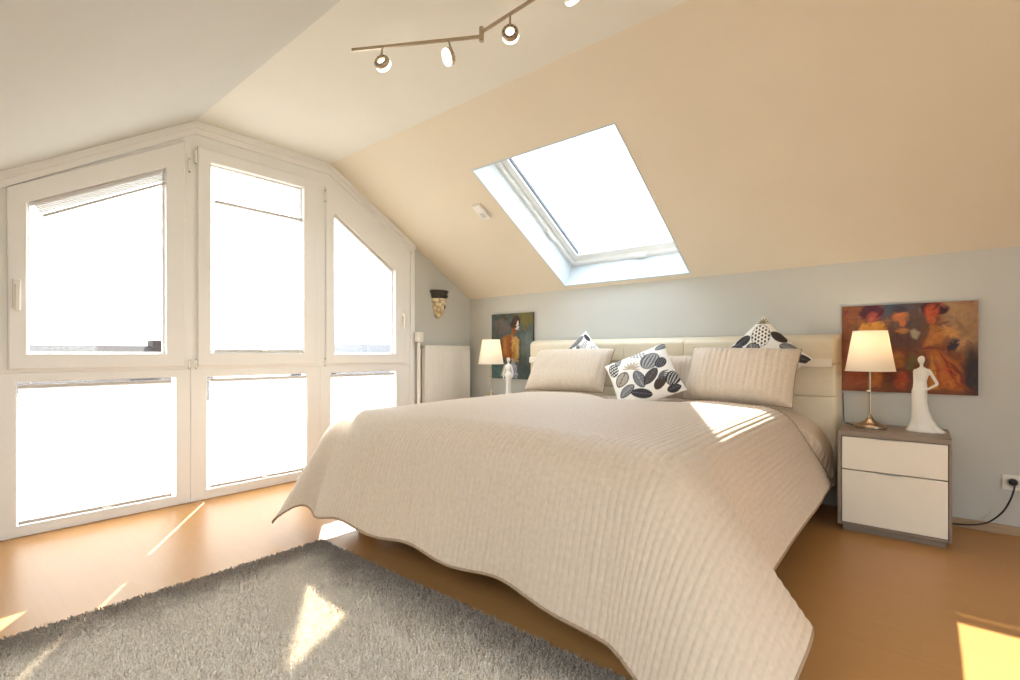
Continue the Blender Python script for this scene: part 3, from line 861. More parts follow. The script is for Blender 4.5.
def cushion_print(UV, variant):
    U, V = UV[:, 0], UV[:, 1]
    C = np.repeat(W_[None], len(U), 0)
    rg = random.Random(variant * 11 + 2)
    if variant == 0:   # middle cushion
        C = pod(C, U, V, 0.38, 0.30, 0.30, 0.36, -40, GR, LG)
        C = pod(C, U, V, 0.66, 0.10, 0.17, 0.24, -40, DK, GR)
        C = leaf(C, U, V, -0.12, -0.22, 0.32, 0.15, -85, GR, LG)
        C = leaf(C, U, V, 0.22, -0.28, 0.30, 0.15, 40, BR, GR)
        C = leaf(C, U, V, -0.22, -0.72, 0.30, 0.14, -30, DK, GR)
        C = pod(C, U, V, 0.40, -0.60, 0.15, 0.27, -50, BR, DK, False)
        C = sprig(C, U, V, 0.52, -0.28, 0.28, -60, GR)
        C = dots(C, U, V, 0.10, 0.75, 0.34, 0.17, -45, DK, 5)
        C = leaf(C, U, V, -0.62, 0.02, 0.26, 0.20, 45, BE, GR)
        C = sprig(C, U, V, -0.25, 0.25, 0.30, 60, BE, 8)
        C = dots(C, U, V, -0.78, 0.55, 0.17, 0.30, 0, W_, 5, DK, DK)
        C = leaf(C, U, V, -0.60, -0.45, 0.26, 0.15, 20, GR, LG)
        C = pod(C, U, V, 0.80, -0.55, 0.20, 0.30, -40, DK, LG)
        C = leaf(C, U, V, 0.70, -0.88, 0.20, 0.10, 10, DK, GR)
        C = dots(C, U, V, -0.85, -0.78, 0.13, 0.13, 0, GR, 3, GR)
        C = leaf(C, U, V, 0.85, 0.80, 0.20, 0.12, 30, GR, LG)
        C = leaf(C, U, V, -0.55, 0.85, 0.22, 0.10, 80, LG, GR)
    elif variant == 1:  # right rear cushion: seed head in its upper corner
        C = dots(C, U, V, 0.50, 0.50, 0.40, 0.30, 45, BR, 6, LG, lin('f4eee4'))
        C = sprig(C, U, V, 0.80, 0.80, 0.24, 45, lin('8a7a5c'), 7)
        C = leaf(C, U, V, -0.02, 0.78, 0.26, 0.17, -10, DK, GR)
        C = pod(C, U, V, -0.36, 0.72, 0.20, 0.26, 60, GR, DK)
        C = leaf(C, U, V, 0.02, 0.30, 0.22, 0.20, 70, GR, LG)
        C = leaf(C, U, V, -0.72, 0.72, 0.24, 0.14, 100, DK, LG)
        C = leaf(C, U, V, -0.40, 0.30, 0.26, 0.14, 30, GR, DK)
        C = leaf(C, U, V, 0.86, 0.10, 0.26, 0.14, -80, BR, DK)
        C = leaf(C, U, V, 0.80, -0.35, 0.24, 0.14, -60, GR, LG)
        C = leaf(C, U, V, 0.78, -0.80, 0.26, 0.13, -60, DK, GR)
        for k in range(9):
            C = leaf(C, U, V, rg.uniform(-.9, .4), rg.uniform(-.9, 0), 0.24, 0.13, rg.uniform(0, 180), rg.choice([DK, GR, BR]), LG)
    else:              # left rear cushion
        C = leaf(C, U, V, 0.42, 0.80, 0.36, 0.16, -2, GR, LG)
        C = dots(C, U, V, 0.62, 0.36, 0.24, 0.16, 40, GR, 5)
        C = leaf(C, U, V, 0.90, 0.62, 0.22, 0.07, -85, DK, GR)
        C = sprig(C, U, V, 0.25, 0.45, 0.26, -20, GR, 7)
        C = leaf(C, U, V, 0.10, 0.20, 0.24, 0.15, 40, DK, LG)
        C = dots(C, U, V, 0.84, -0.02, 0.16, 0.14, 0, DK, 4)
        C = leaf(C, U, V, -0.10, 0.72, 0.22, 0.14, 60, DK, LG)
        for k in range(9):
            C = leaf(C, U, V, rg.uniform(-.9, .6), rg.uniform(-.9, 0), 0.24, 0.13, rg.uniform(0, 180), rg.choice([DK, GR, BR]), LG)
    return C

def print_cushion(label, centre, lean, roll, yaw, variant, s=0.41, th=0.15):
    V, Fq, UV, bd = pillow_geo(s, s, th, n=120, pinch=0.06, p=3.0, seed=20 + variant)
    o = np_mesh('cushion', V, Fq, M['print_cloth'], None, True, UV, cushion_print(UV, variant))
    tag(o, label, 'cushion', 'printed cushions on the bed')
    place(o, centre, lean, roll, yaw)
    return o
print_cushion('white cushion with grey leaf print lying in front between the two beige pillows', (-1.465, 3.20, 0.834), 38, 29, 6, 0, 0.45, 0.13)
print_cushion('white cushion with grey leaf print, only its corner above the left beige pillow', (-2.185, 3.585, 0.928), 12, 45, 0, 2, 0.38)
print_cushion('white cushion with a dotted seed head in its corner behind the right beige pillow', (-0.805, 3.565, 0.965), 12, 45, 0, 1)

# ------------------------------------------------------------------ nightstands
def nightstand(name, x0, x1, y0, y1, h, label):
    n = empty(name, ((x0 + x1) / 2, (y0 + y1) / 2, 0), label, 'nightstand', 'nightstands beside the bed')
    t = 0.018; tr_ = 0.012; tt = 0.027; tb = 0.012
    c = MB()
    c.box((x0, y0, h - tt), (x1, y1, h), 0.0015)
    c.box((x0, y0, 0.036), (x0 + t, y1, h - tt), 0.0015)
    c.box((x1 - tr_, y0, 0.036), (x1, y1, h - tt), 0.0015)
    c.box((x0 + t, y0, 0.036), (x1 - tr_, y1, 0.036 + tb), 0.0015)
    c.box((x0 + t, y1 - 0.012, 0.05), (x1 - tr_, y1 - 0.002, h - tt))
    c.build('carcass', M['taupe'], n)
    MB().box((x0 + 0.022, y0 + 0.03, 0), (x1 - 0.022, y1 - 0.02, 0.036)).build('plinth', M['taupe'], n)
    zt = h - tt - 0.004; zm = h - 0.214; zb = 0.036 + tb + 0.003
    for za, zc in ((zm + 0.003, zt), (zb, zm - 0.003)):
        d = MB().box((x0 + t + 0.003, y0 + 0.004, za), (x1 - tr_ - 0.003, y0 + 0.022, zc), 0.0015)
        d.box((x0 + t + 0.02, y0 + 0.022, za + 0.01), (x1 - t - 0.02, y1 - 0.05, zc - 0.03))
        do = d.build('drawer', M['front_white'], n)
        mx = (x0 + x1) / 2 - 0.01
        MB().box((mx - 0.055, y0 - 0.006, zc - 0.004), (mx + 0.055, y0 + 0.012, zc - 0.0005), 0.001).build('finger_pull', M['rail_white'], do)
    return n
NH = 0.562
nightstand('nightstand', -0.362, 0.124, 3.35, 3.80, NH, 'taupe nightstand with two cream drawers at the right of the bed')
nightstand('nightstand', -3.42, -2.90, 3.35, 3.80, NH, 'nightstand behind the bed that carries the left lamp')

# ------------------------------------------------------------------ table lamps
def table_lamp(x, y, z, label):
    l = empty('table_lamp', (x, y, z), label, 'lamp', 'matching table lamps beside the bed')
    MB().lathe([(0.0, 0), (0.076, 0), (0.080, 0.004), (0.080, 0.016), (0.074, 0.021), (0.060, 0.025), (0.040, 0.035), (0.024, 0.047), (0.017, 0.055), (0.0185, 0.060), (0.014, 0.066), (0.009, 0.074), (0.006, 0.084), (0.0, 0.086)], (x, y, z), 40).build('base', M['nickel'], l, True)
    MB().tube([(x, y, z + 0.075), (x, y, z + 0.42)], 0.0055, 12).build('stem', M['nickel'], l, True)
    MB().tube([(x, y - 0.004, z + 0.215), (x - 0.016, y - 0.012, z + 0.215)], 0.0085, 10).build('switch_knob', M['nickel'], l, True)
    r0, r1, z0, z1 = 0.122, 0.084, z + 0.335, z + 0.568
    s = MB().lathe([(r0, z0), (r0 - 0.001, z0 + 0.004), (r1, z1)], (x, y, 0), 48)
    s2 = bmesh.new(); s2.free()
    # open frustum: remove the two caps
    for f in [f for f in s.bm.faces if len(f.verts) > 4]: s.bm.faces.remove(f)
    so = s.build('lamp_shade', M['shade'], l, True, 60)
    md = so.modifiers.new('thick', 'SOLIDIFY'); md.thickness = 0.0015
    MB().tube([(x + r0 * math.cos(t), y + r0 * math.sin(t), z0) for t in [2 * math.pi * k / 48 for k in range(49)]], 0.002, 6).build('shade_hem', M['white_metal'], so)
    rim = MB()
    rim.tube([(x + r1 * math.cos(t), y + r1 * math.sin(t), z1) for t in [2 * math.pi * k / 48 for k in range(49)]], 0.002, 6)
    for t in (0, 2.094, 4.189):
        rim.tube([(x, y, z1 - 0.03), (x + r1 * math.cos(t), y + r1 * math.sin(t), z1)], 0.0013, 6)
    rim.build('shade_ring', M['white_metal'], so)
    MB().lathe([(0.0, 0.42), (0.012, 0.42), (0.014, 0.44), (0.027, 0.47), (0.029, 0.49), (0.02, 0.512), (0.0, 0.52)], (x, y, z), 20).build('bulb', M['bulb'], l, True)
    return l
LR_ = table_lamp(-0.228, 3.585, NH, 'lit table lamp with white shade on the right nightstand before the painting')
LL_ = table_lamp(-3.185, 3.55, NH, 'lit table lamp with white shade at the left of the bed near the radiator')
cd = MB().tube([(-0.30, 3.60, NH + 0.006), (-0.36, 3.70, NH + 0.006), (-0.376, 3.80, NH + 0.012), (-0.380, 3.815, NH + 0.06), (-0.382, 3.82, NH + 0.12), (-0.384, 3.82, NH + 0.185)], 0.003, 8)
cd.build('cord', M['black'], LR_, True)

# ------------------------------------------------------------------ figurines
def figurine(name, base, h, label, loft, arms, head_r, group='white figurines on the nightstands'):
    root = empty(name, base, label, 'figurine', group)
    m = MB()
    bx, by, bz = base
    seg = 40
    rings = []
    for (zf, cx, cy, rx, ry, ruf) in loft:
        rg = []
        for k in range(seg):
            t = 2 * math.pi * k / seg
            q = 1 + ruf * math.sin(9 * t)
            rg.append(m.bm.verts.new((bx + cx + rx * q * math.cos(t), by + cy + ry * q * math.sin(t), bz + zf * h)))
        rings.append(rg)
    for i in range(len(rings) - 1):
        for k in range(seg):
            m.bm.faces.new([rings[i][k], rings[i][(k + 1) % seg], rings[i + 1][(k + 1) % seg], rings[i + 1][k]])
    m.bm.faces.new(rings[0][::-1]); m.bm.faces.new(rings[-1])
    for pts, rs in arms:
        m.tube([(bx + p[0], by + p[1], bz + p[2] * h) for p in pts], rs, 10)
    o = m.build('body', M['ceramic'], root, True, 80)
    rm = o.modifiers.new('fuse', 'REMESH'); rm.mode = 'VOXEL'; rm.voxel_size = 0.0028; rm.use_smooth_shade = True
    sm = o.modifiers.new('soft', 'SMOOTH'); sm.iterations = 3; sm.factor = 0.5
    return root
H = 0.425
# lady in a long dress with a train to her left, hand on the hip
loft = [(0.000, 0.016, 0.0, 0.080, 0.050, 0.09), (0.012, 0.016, 0.0, 0.083, 0.051, 0.09), (0.04, 0.012, 0.0, 0.073, 0.046, 0.06), (0.10, 0.006, 0.0, 0.058, 0.040, 0.02),
        (0.18, 0.000, 0, 0.046, 0.036, 0.01), (0.28, -0.006, 0, 0.038, 0.033, 0), (0.38, -0.010, 0, 0.034, 0.031, 0), (0.47, -0.011, 0, 0.034, 0.031, 0), (0.54, -0.010, 0, 0.0345, 0.030, 0),
        (0.60, -0.006, 0, 0.030, 0.025, 0), (0.66, -0.002, 0, 0.0235, 0.021, 0), (0.72, 0.001, 0, 0.027, 0.025, 0), (0.77, 0.001, 0, 0.029, 0.025, 0), (0.81, 0.001, 0, 0.030, 0.019, 0), (0.835, 0.001, 0, 0.020, 0.014, 0),
        (0.85, 0.000, 0, 0.0085, 0.0085, 0), (0.885, -0.001, 0, 0.0078, 0.0078, 0), (0.90, -0.001, 0, 0.010, 0.012, 0), (0.92, -0.002, 0, 0.0145, 0.017, 0), (0.95, -0.002, 0, 0.0165, 0.020, 0), (0.98, -0.001, 0, 0.0135, 0.016, 0), (0.997, 0, 0, 0.005, 0.006, 0)]
arms = [([(0.024, 0, 0.815), (0.034, 0.0, 0.79), (0.048, 0, 0.72), (0.066, -0.002, 0.635), (0.064, -0.006, 0.622), (0.044, -0.012, 0.590), (0.026, -0.018, 0.560), (0.018, -0.022, 0.548)], [0.009, 0.0095, 0.008, 0.0075, 0.0075, 0.0065, 0.006, 0.004]),
        ([(-0.024, 0, 0.815), (-0.030, 0, 0.79), (-0.031, -0.006, 0.72), (-0.031, -0.010, 0.64), (-0.034, -0.016, 0.56), (-0.036, -0.018, 0.50)], [0.009, 0.009, 0.007, 0.0065, 0.006, 0.004])]
figurine('figurine', (0.006, 3.60, NH), H, 'white slender lady figurine in a trained dress on the right nightstand', loft, arms, 0.016)
loft2 = [(0.0, 0, 0, 0.042, 0.036, 0.03), (0.015, 0, 0, 0.043, 0.037, 0.03), (0.06, 0, 0, 0.036, 0.032, 0.02), (0.2, 0, 0, 0.026, 0.025, 0), (0.42, 0, 0, 0.024, 0.022, 0), (0.55, 0, 0, 0.036, 0.026, 0.0), (0.585, 0, 0, 0.044, 0.030, 0.0), (0.62, 0, 0, 0.034, 0.025, 0), (0.68, 0, 0, 0.024, 0.020, 0), (0.76, 0, 0, 0.030, 0.024, 0), (0.81, 0, 0, 0.031, 0.019, 0), (0.835, 0, 0, 0.020, 0.014, 0),
         (0.85, 0, 0, 0.0088, 0.0088, 0), (0.88, 0, 0, 0.008, 0.008, 0), (0.90, 0, 0, 0.0105, 0.012, 0), (0.92, 0, 0, 0.0145, 0.017, 0), (0.95, 0, 0, 0.0165, 0.019, 0), (0.98, 0, 0, 0.0135, 0.016, 0), (0.997, 0, 0, 0.005, 0.006, 0)]
arms2 = [([(s_ * 0.024, 0, 0.815), (s_ * 0.035, 0, 0.78), (s_ * 0.047, 0, 0.70), (s_ * 0.056, -0.004, 0.60), (s_ * 0.050, -0.012, 0.53), (s_ * 0.042, -0.016, 0.49)], [0.009, 0.009, 0.008, 0.007, 0.006, 0.004]) for s_ in (1, -1)]
figurine('figurine', (-2.975, 3.56, NH), 0.400, 'small white standing figurine before the dark painting left of the bed', loft2, arms2, 0.016)

# ------------------------------------------------------------------ paintings (pigment on canvas)
def canvas_grid(w, h, n=150):
    nx = n; nz = int(n * h / w)
    u = np.linspace(0, 1, nx); v = np.linspace(0, 1, nz)
    U, Vv = np.meshgrid(u, v, indexing='ij')
    return U, Vv, nx, nz

def stroke(C, U, V, cx, cy, rx, ry, ang, col, k=0.5, op=1.0, w=0.0, seed=0):
    """soft-edged dab; w = wobble of its outline."""
    q = np.stack([U, V], -1)
    w = w * 1.6
    uu = U + w * np_noise(q, seed + 31, 22, 2); vv = V + w * np_noise(q, seed + 57, 22, 2)
    x, y = ell(uu, vv, cx, cy, rx, ry, ang)
    return mixc(C, soft(x ** 2 + y ** 2, k) * op, lin(col))
def poly(C, U, V, pts, col, k=0.015, op=1.0, w=0.0, seed=0):
    """convex polygon of paint, counter-clockwise."""
    q = np.stack([U, V], -1)
    uu = U + w * np_noise(q, seed + 31, 18, 2); vv = V + w * np_noise(q, seed + 57, 18, 2)
    d = np.full(len(U), 1e9)
    for i in range(len(pts)):
        (x0, y0), (x1, y1) = pts[i], pts[(i + 1) % len(pts)]
        L = math.hypot(x1 - x0, y1 - y0)
        d = np.minimum(d, ((x1 - x0) * (vv - y0) - (y1 - y0) * (uu - x0)) / L)
    return mixc(C, np.clip(d / k, 0, 1) * op, lin(col))

def hang_painting(name, x0, x1, z0, z1, label, paint, tilt=(0, 0)):
    cx = (x0 + x1) / 2
    r_ = empty(name, (cx, BY - 0.015, z0), label, 'painting')
    U, Vv, nx, nz = canvas_grid(x1 - x0, z1 - z0)
    X = x0 + (x1 - x0) * U; Z = z0 + (z1 - z0) * Vv + tilt[0] * (U - 0.5)
    P3 = np.stack([X, np.full_like(X, BY - 0.0205), Z], -1).reshape(-1, 3)
    np_mesh('canvas', P3, grid_faces(nx, nz), M['painting'], r_, True, None, paint(U.ravel(), Vv.ravel()))
    b_ = MB().verts_faces if False else None
    m = MB()
    z_ = lambda u, v: z0 + (z1 - z0) * v + tilt[0] * (u - 0.5)
    m.ring([(0, 0), (1, 0), (1, 1), (0, 1)], [(0.06, 0.06), (0.94, 0.06), (0.94, 0.94), (0.06, 0.94)],
           lambda u, v: (x0 + (x1 - x0) * u, BY - 0.020, z_(u, v)), lambda u, v: (x0 + (x1 - x0) * u, BY - 0.002, z_(u, v)))
    m.build('stretcher_frame', M['canvas_side'], r_)
    return r_

def grain(C, U, V, seed, amt=0.22):
    rg = np.random.RandomState(seed)
    n0 = len(np.unique(U)); n1 = len(U) // n0
    for k in range(420):
        cx, cy = rg.rand(), rg.rand()
        i = min(int(cx * n0), n0 - 1) * n1 + min(int(cy * n1), n1 - 1)
        col = np.clip(C[i] * (0.72 + 0.56 * rg.rand()) + 0.012 * rg.randn(3), 0, 1)
        an = rg.choice([90, 70, 110, 30, 0]) + 25 * rg.randn()
        x, y = ell(U, V, cx, cy, 0.02 + 0.06 * rg.rand(), 0.005 + 0.012 * rg.rand(), an)
        C = mixc(C, soft(x ** 2 + y ** 2, 0.6) * 0.7, col)
    q = np.stack([U, V], -1)
    g = np_noise(q * np.array([1.0, 0.6]), seed, 26, 4) * 0.6 + np_noise(q, seed + 9, 90, 2) * 0.4
    return np.clip(C * (1 + amt * g[:, None]), 0, 1)

def paint_ladies(U, V):
    C = np.repeat(np.array(lin('7e4a31'))[None], len(U), 0)
    S_ = lambda *a, **k: stroke(C, U, V, *a, **k)
    C = S_(0.10, 0.6, 0.22, 0.6, 0, '8d5236', 0.9, 0.9, 0.04)
    C = S_(0.45, 0.95, 0.26, 0.14, 0, '3a4a63', 0.9, 1, 0.04, 3)
    C = S_(0.50, 0.78, 0.22, 0.30, 0, '5a4a45', 0.9, 0.9, 0.04, 4)
    C = S_(0.95, 0.75, 0.22, 0.40, 10, 'a07a58', 0.8, 1, 0.04, 5)
    C = S_(0.84, 0.88, 0.14, 0.16, 20, 'b08a62', 0.9, 0.8, 0.04, 6)
    C = S_(0.98, 0.26, 0.14, 0.34, 0, '3b3034', 0.8, 1, 0.04, 7)
    C = S_(0.05, 0.2, 0.10, 0.3, 0, '9a5a34', 0.9, 0.8, 0.04, 8)
    C = S_(0.45, 0.25, 0.2, 0.35, 0, '6a3c2b', 0.9, 0.9, 0.04, 9)
    # left lady: dark red hat, yellow shoulders, orange dress
    C = S_(0.23, 0.93, 0.10, 0.09, 0, '4d2230', 0.4, 1, 0.02, 10)
    C = S_(0.25, 0.86, 0.06, 0.08, 0, '9a4638', 0.7, 1, 0.01, 11)
    C = poly(C, U, V, [(0.07, 0.62), (0.35, 0.60), (0.37, 0.78), (0.30, 0.82), (0.13, 0.80)], 'c98a3a', 0.02, 1, 0.02, 12)
    C = poly(C, U, V, [(0.08, 0.30), (0.34, 0.28), (0.33, 0.60), (0.09, 0.62)], 'b5702f', 0.03, 0.9, 0.03, 13)
    C = poly(C, U, V, [(0.02, 0.03), (0.20, 0.03), (0.18, 0.33), (0.04, 0.33)], '9c5030', 0.03, 0.9, 0.03, 14)
    C = poly(C, U, V, [(0.20, 0.02), (0.34, 0.02), (0.33, 0.33), (0.21, 0.33)], 'b9713a', 0.03, 0.9, 0.02, 15)
    # middle lady
    C = S_(0.455, 0.87, 0.065, 0.085, 0, 'b2683c', 0.7, 1, 0.015, 16)
    C = S_(0.47, 0.80, 0.030, 0.06, 0, 'b5643a', 0.5, 1, 0.01, 17)
    C = S_(0.455, 0.94, 0.075, 0.04, 0, '3a3440', 0.5, 0.9, 0.01, 18)
    C = poly(C, U, V, [(0.36, 0.50), (0.60, 0.48), (0.62, 0.66), (0.55, 0.72), (0.40, 0.70)], '5e4238', 0.03, 1, 0.02, 19)
    C = S_(0.47, 0.70, 0.06, 0.035, 0, 'b87a48', 0.6, 0.9, 0.01, 20)
    C = poly(C, U, V, [(0.53, 0.62), (0.58, 0.58), (0.62, 0.68), (0.57, 0.73), (0.525, 0.70)], 'a8977c', 0.02, 1, 0.01, 21)
    C = poly(C, U, V, [(0.40, 0.26), (0.52, 0.26), (0.52, 0.46), (0.39, 0.46)], 'a2622f', 0.03, 0.9, 0.03, 22)
    C = S_(0.55, 0.34, 0.05, 0.12, 0, '6a6038', 0.8, 0.9, 0.02, 23)
    C = poly(C, U, V, [(0.41, 0.02), (0.53, 0.02), (0.53, 0.26), (0.42, 0.26)], 'a34a2e', 0.03, 0.9, 0.02, 24)
    # right lady
    C = S_(0.71, 0.945, 0.11, 0.09, 0, '3d2028', 0.4, 1, 0.02, 25)
    C = S_(0.685, 0.91, 0.062, 0.095, 0, 'b5502f', 0.7, 1, 0.012, 26)
    C = S_(0.68, 0.80, 0.035, 0.06, 0, 'b85a34', 0.5, 1, 0.01, 27)
    C = poly(C, U, V, [(0.62, 0.52), (0.78, 0.50), (0.80, 0.66), (0.74, 0.76), (0.66, 0.76)], 'b4713c', 0.03, 1, 0.02, 28)
    C = S_(0.84, 0.66, 0.085, 0.045, -40, 'c08a50', 0.6, 1, 0.02, 29)
    C = S_(0.90, 0.55, 0.03, 0.10, -15, 'bb8a5a', 0.6, 0.9, 0.01, 30)
    C = S_(0.84, 0.54, 0.045, 0.085, 0, '3a3440', 0.6, 1, 0.02, 31)
    C = poly(C, U, V, [(0.64, 0.03), (0.93, 0.04), (0.88, 0.34), (0.76, 0.52), (0.66, 0.50)], 'b3662e', 0.04, 1, 0.03, 32)
    C = poly(C, U, V, [(0.64, 0.03), (0.76, 0.03), (0.74, 0.40), (0.67, 0.44)], 'c78a3e', 0.04, 0.8, 0.03, 33)
    C = S_(0.80, 0.30, 0.018, 0.26, 18, '8f3a26', 0.7, 0.9, 0.02, 34)
    C = S_(0.86, 0.22, 0.018, 0.20, 26, '7e3426', 0.7, 0.9, 0.02, 35)
    C = S_(0.74, 0.25, 0.012, 0.25, 8, '9a4a2a', 0.7, 0.8, 0.02, 36)
    C = S_(0.70, 0.50, 0.07, 0.025, -10, '7c3a2a', 0.7, 0.8, 0.02, 37)
    return grain(C, U, V, 70)

def paint_back(U, V):
    C = np.repeat(np.array(lin('515b57'))[None], len(U), 0)
    S_ = lambda *a, **k: stroke(C, U, V, *a, **k)
    C = S_(0.15, 0.5, 0.30, 0.5, 0, '47544f', 0.9, 0.9, 0.05, 1)
    C = S_(0.28, 0.80, 0.25, 0.12, 10, '6b5b58', 0.9, 0.9, 0.05, 2)
    C = S_(0.85, 0.92, 0.35, 0.20, -20, '6e6433', 0.9, 1, 0.05, 3)
    C = S_(0.35, 0.96, 0.3, 0.07, 0, '4b4a36', 0.9, 0.9, 0.05, 4)
    C = S_(0.88, 0.45, 0.18, 0.30, 10, '6f7d7a', 0.9, 0.9, 0.05, 5)
    C = S_(0.12, 0.12, 0.22, 0.22, 0, '56706e', 0.9, 0.9, 0.05, 6)
    C = S_(0.9, 0.1, 0.2, 0.2, 0, '44544f', 0.9, 0.9, 0.05, 7)
    # neck, back, arms
    C = poly(C, U, V, [(0.44, 0.62), (0.58, 0.66), (0.68, 0.82), (0.58, 0.84), (0.50, 0.76)], '8a4f26', 0.03, 1, 0.01, 8)
    C = poly(C, U, V, [(0.24, 0.34), (0.46, 0.26), (0.58, 0.34), (0.60, 0.64), (0.40, 0.70), (0.24, 0.62)], '9a5c2a', 0.02, 1, 0.012, 9)
    C = S_(0.34, 0.50, 0.05, 0.17, 0, 'b87a3a', 0.7, 0.9, 0.01, 10)
    C = S_(0.23, 0.42, 0.045, 0.20, -10, '7c4824', 0.5, 1, 0.01, 11)
    C = S_(0.46, 0.46, 0.02, 0.18, 0, '7a4420', 0.7, 0.8, 0.01, 12)
    C = poly(C, U, V, [(0.50, 0.26), (0.66, 0.24), (0.70, 0.60), (0.62, 0.66), (0.50, 0.64)], 'c99f58', 0.02, 1, 0.012, 13)
    C = S_(0.55, 0.42, 0.02, 0.17, 0, 'a06a34', 0.7, 0.8, 0.01, 14)
    C = S_(0.64, 0.42, 0.02, 0.20, 4, 'd9b878', 0.6, 0.8, 0.01, 15)
    # hair, profile
    C = S_(0.59, 0.86, 0.14, 0.10, 25, '3a2620', 0.35, 1, 0.012, 16)
    C = S_(0.62, 0.92, 0.10, 0.06, 0, '45302a', 0.5, 1, 0.012, 17)
    C = S_(0.64, 0.84, 0.022, 0.055, -20, 'e6d8cc', 0.5, 1, 0.006, 18)
    C = S_(0.63, 0.77, 0.055, 0.022, 25, 'ddc9b4', 0.5, 1, 0.006, 19)
    # cloth
    C = poly(C, U, V, [(0.22, 0.02), (0.40, 0.02), (0.42, 0.22), (0.30, 0.24)], 'c9c9c2', 0.02, 0.9, 0.012, 20)
    C = poly(C, U, V, [(0.42, 0.01), (0.64, 0.0), (0.63, 0.20), (0.52, 0.28), (0.43, 0.20)], 'b9c0cc', 0.02, 1, 0.012, 21)
    for k in range(5):
        C = S_(0.44 + 0.045 * k, 0.12, 0.008, 0.13, -22, '6d7c9a', 0.6, 0.9, 0.004, 22 + k)
    return grain(C, U, V, 170)

hang_painting('painting', -0.391, 0.2515, 0.760, 1.300, 'abstract orange and brown painting of three ladies behind the right lamp', paint_ladies)
hang_painting('painting', -3.428, -2.890, 0.742, 1.400, 'dark painting of a figure seen from behind, left of the headboard', paint_back)

# ------------------------------------------------------------------ socket, cord
so = empty('wall_socket', (0.392, BY, 0.29), 'white wall socket with a black plug right of the nightstand', 'socket')
MB().box((0.348, BY - 0.010, 0.248), (0.436, BY - 0.0005, 0.332), 0.004).build('plate', M['plastic_white'], so)
MB().lathe([(0.0, 0.0), (0.026, 0.0), (0.027, 0.003), (0.0, 0.003)], (0, 0, 0), 32, Matrix.Translation((0.392, BY - 0.010, 0.290)) @ Matrix.Rotation(R(90), 4, 'X')).build('socket_ring', M['rail_white'], so, True)
pc = empty('power_cord', (0.392, BY - 0.02, 0.29), 'black power cord with plug running down to the floor by the nightstand', 'cord')
MB().lathe([(0.0, 0.0), (0.017, 0.0), (0.019, 0.006), (0.018, 0.022), (0.010, 0.032), (0.0, 0.034)], (0, 0, 0), 24, Matrix.Translation((0.390, BY - 0.013, 0.296)) @ Matrix.Rotation(R(90), 4, 'X')).build('plug', M['black'], pc, True)
pts = []
ctrl = [(0.390, BY - 0.045, 0.294), (0.390, BY - 0.062, 0.270), (0.375, BY - 0.060, 0.205), (0.345, BY - 0.052, 0.130), (0.290, BY - 0.045, 0.062), (0.225, BY - 0.040, 0.032), (0.150, BY - 0.040, 0.020), (0.080, BY - 0.030, 0.012)]
for i in range(len(ctrl) - 1):
    p0, p1, p2, p3 = [Vector(ctrl[max(0, min(len(ctrl) - 1, i + q))]) for q in (-1, 0, 1, 2)]
    for t in [k / 6 for k in range(6)]:
        pts.append(0.5 * ((2 * p1) + (p2 - p0) * t + (2 * p0 - 5 * p1 + 4 * p2 - p3) * t * t + (3 * p1 - p0 - 3 * p2 + p3) * t ** 3))
MB().tube(pts + [Vector(ctrl[-1])], 0.0042, 10).build('cable', M['black'], pc, True)

# ------------------------------------------------------------------ radiator
ra = empty('radiator', (GX + 0.06, 3.45, 0.15), 'white ribbed panel radiator below the wall ornament', 'radiator')
RY0, RY1, RZ0, RZ1 = 3.150, 3.765, 0.16, 1.074
n = 33
ys = np.linspace(RY0 + 0.004, RY1 - 0.004, n * 6 + 1)
def rib(y):
    f = ((y - RY0) / (RY1 - RY0) * n) % 1.0
    return 0.007 * (smooth(0.08, 0.25, np.array(f)) * (1 - smooth(0.75, 0.92, np.array(f))))
V = []; F = []
zs = [RZ0, RZ0 + 0.03, RZ0 + 0.06, RZ1 - 0.07, RZ1 - 0.04, RZ1 - 0.004]
kz = [0, 0, 1, 1, 0, 0]
for i, y in enumerate(ys):
    for z, k_ in zip(zs, kz):
        V.append((GX + 0.078 + (0.007 if not k_ else float(rib(y))), y, z))
F = grid_faces(len(ys), 6)
np_mesh('panel', V, F, M['white_metal'], ra, False)
rb = MB().box((GX + 0.030, RY0, RZ0), (GX + 0.078, RY1, RZ1 - 0.004), 0.004)
rb.box((GX + 0.078, RY0, RZ0), (GX + 0.087, RY0 + 0.006, RZ1), 0.001).box((GX + 0.078, RY1 - 0.006, RZ0), (GX + 0.087, RY1, RZ1), 0.001)
rb.build('case', M['white_metal'], ra)
gm = MB().box((GX + 0.026, RY0, RZ1 - 0.006), (GX + 0.088, RY1, RZ1 + 0.004), 0.002)
gm.build('top_grille', M['white_metal'], ra)
for q in (3.25, 3.62): MB().box((GX + 0.002, q, 0.35), (GX + 0.032, q + 0.04, 0.95)).build('wall_bracket', M['white_metal'], ra)
MB().tube([(GX + 0.055, 3.095, 0), (GX + 0.055, 3.095, 1.10)], 0.017, 16).build('pipe', M['white_metal'], ra, True)
MB().box((GX + 0.025, 3.062, 1.105), (GX + 0.090, 3.130, 1.205), 0.012, 3).build('thermostat_head', M['plastic_white'], ra, True)
MB().tube([(GX + 0.058, 3.095, 1.060), (GX + 0.058, 3.128, 1.060)], 0.020, 14).tube([(GX + 0.058, 3.120, 1.060), (GX + 0.058, 3.152, 1.060)], 0.013, 14).build('valve', M['chrome'], ra, True)

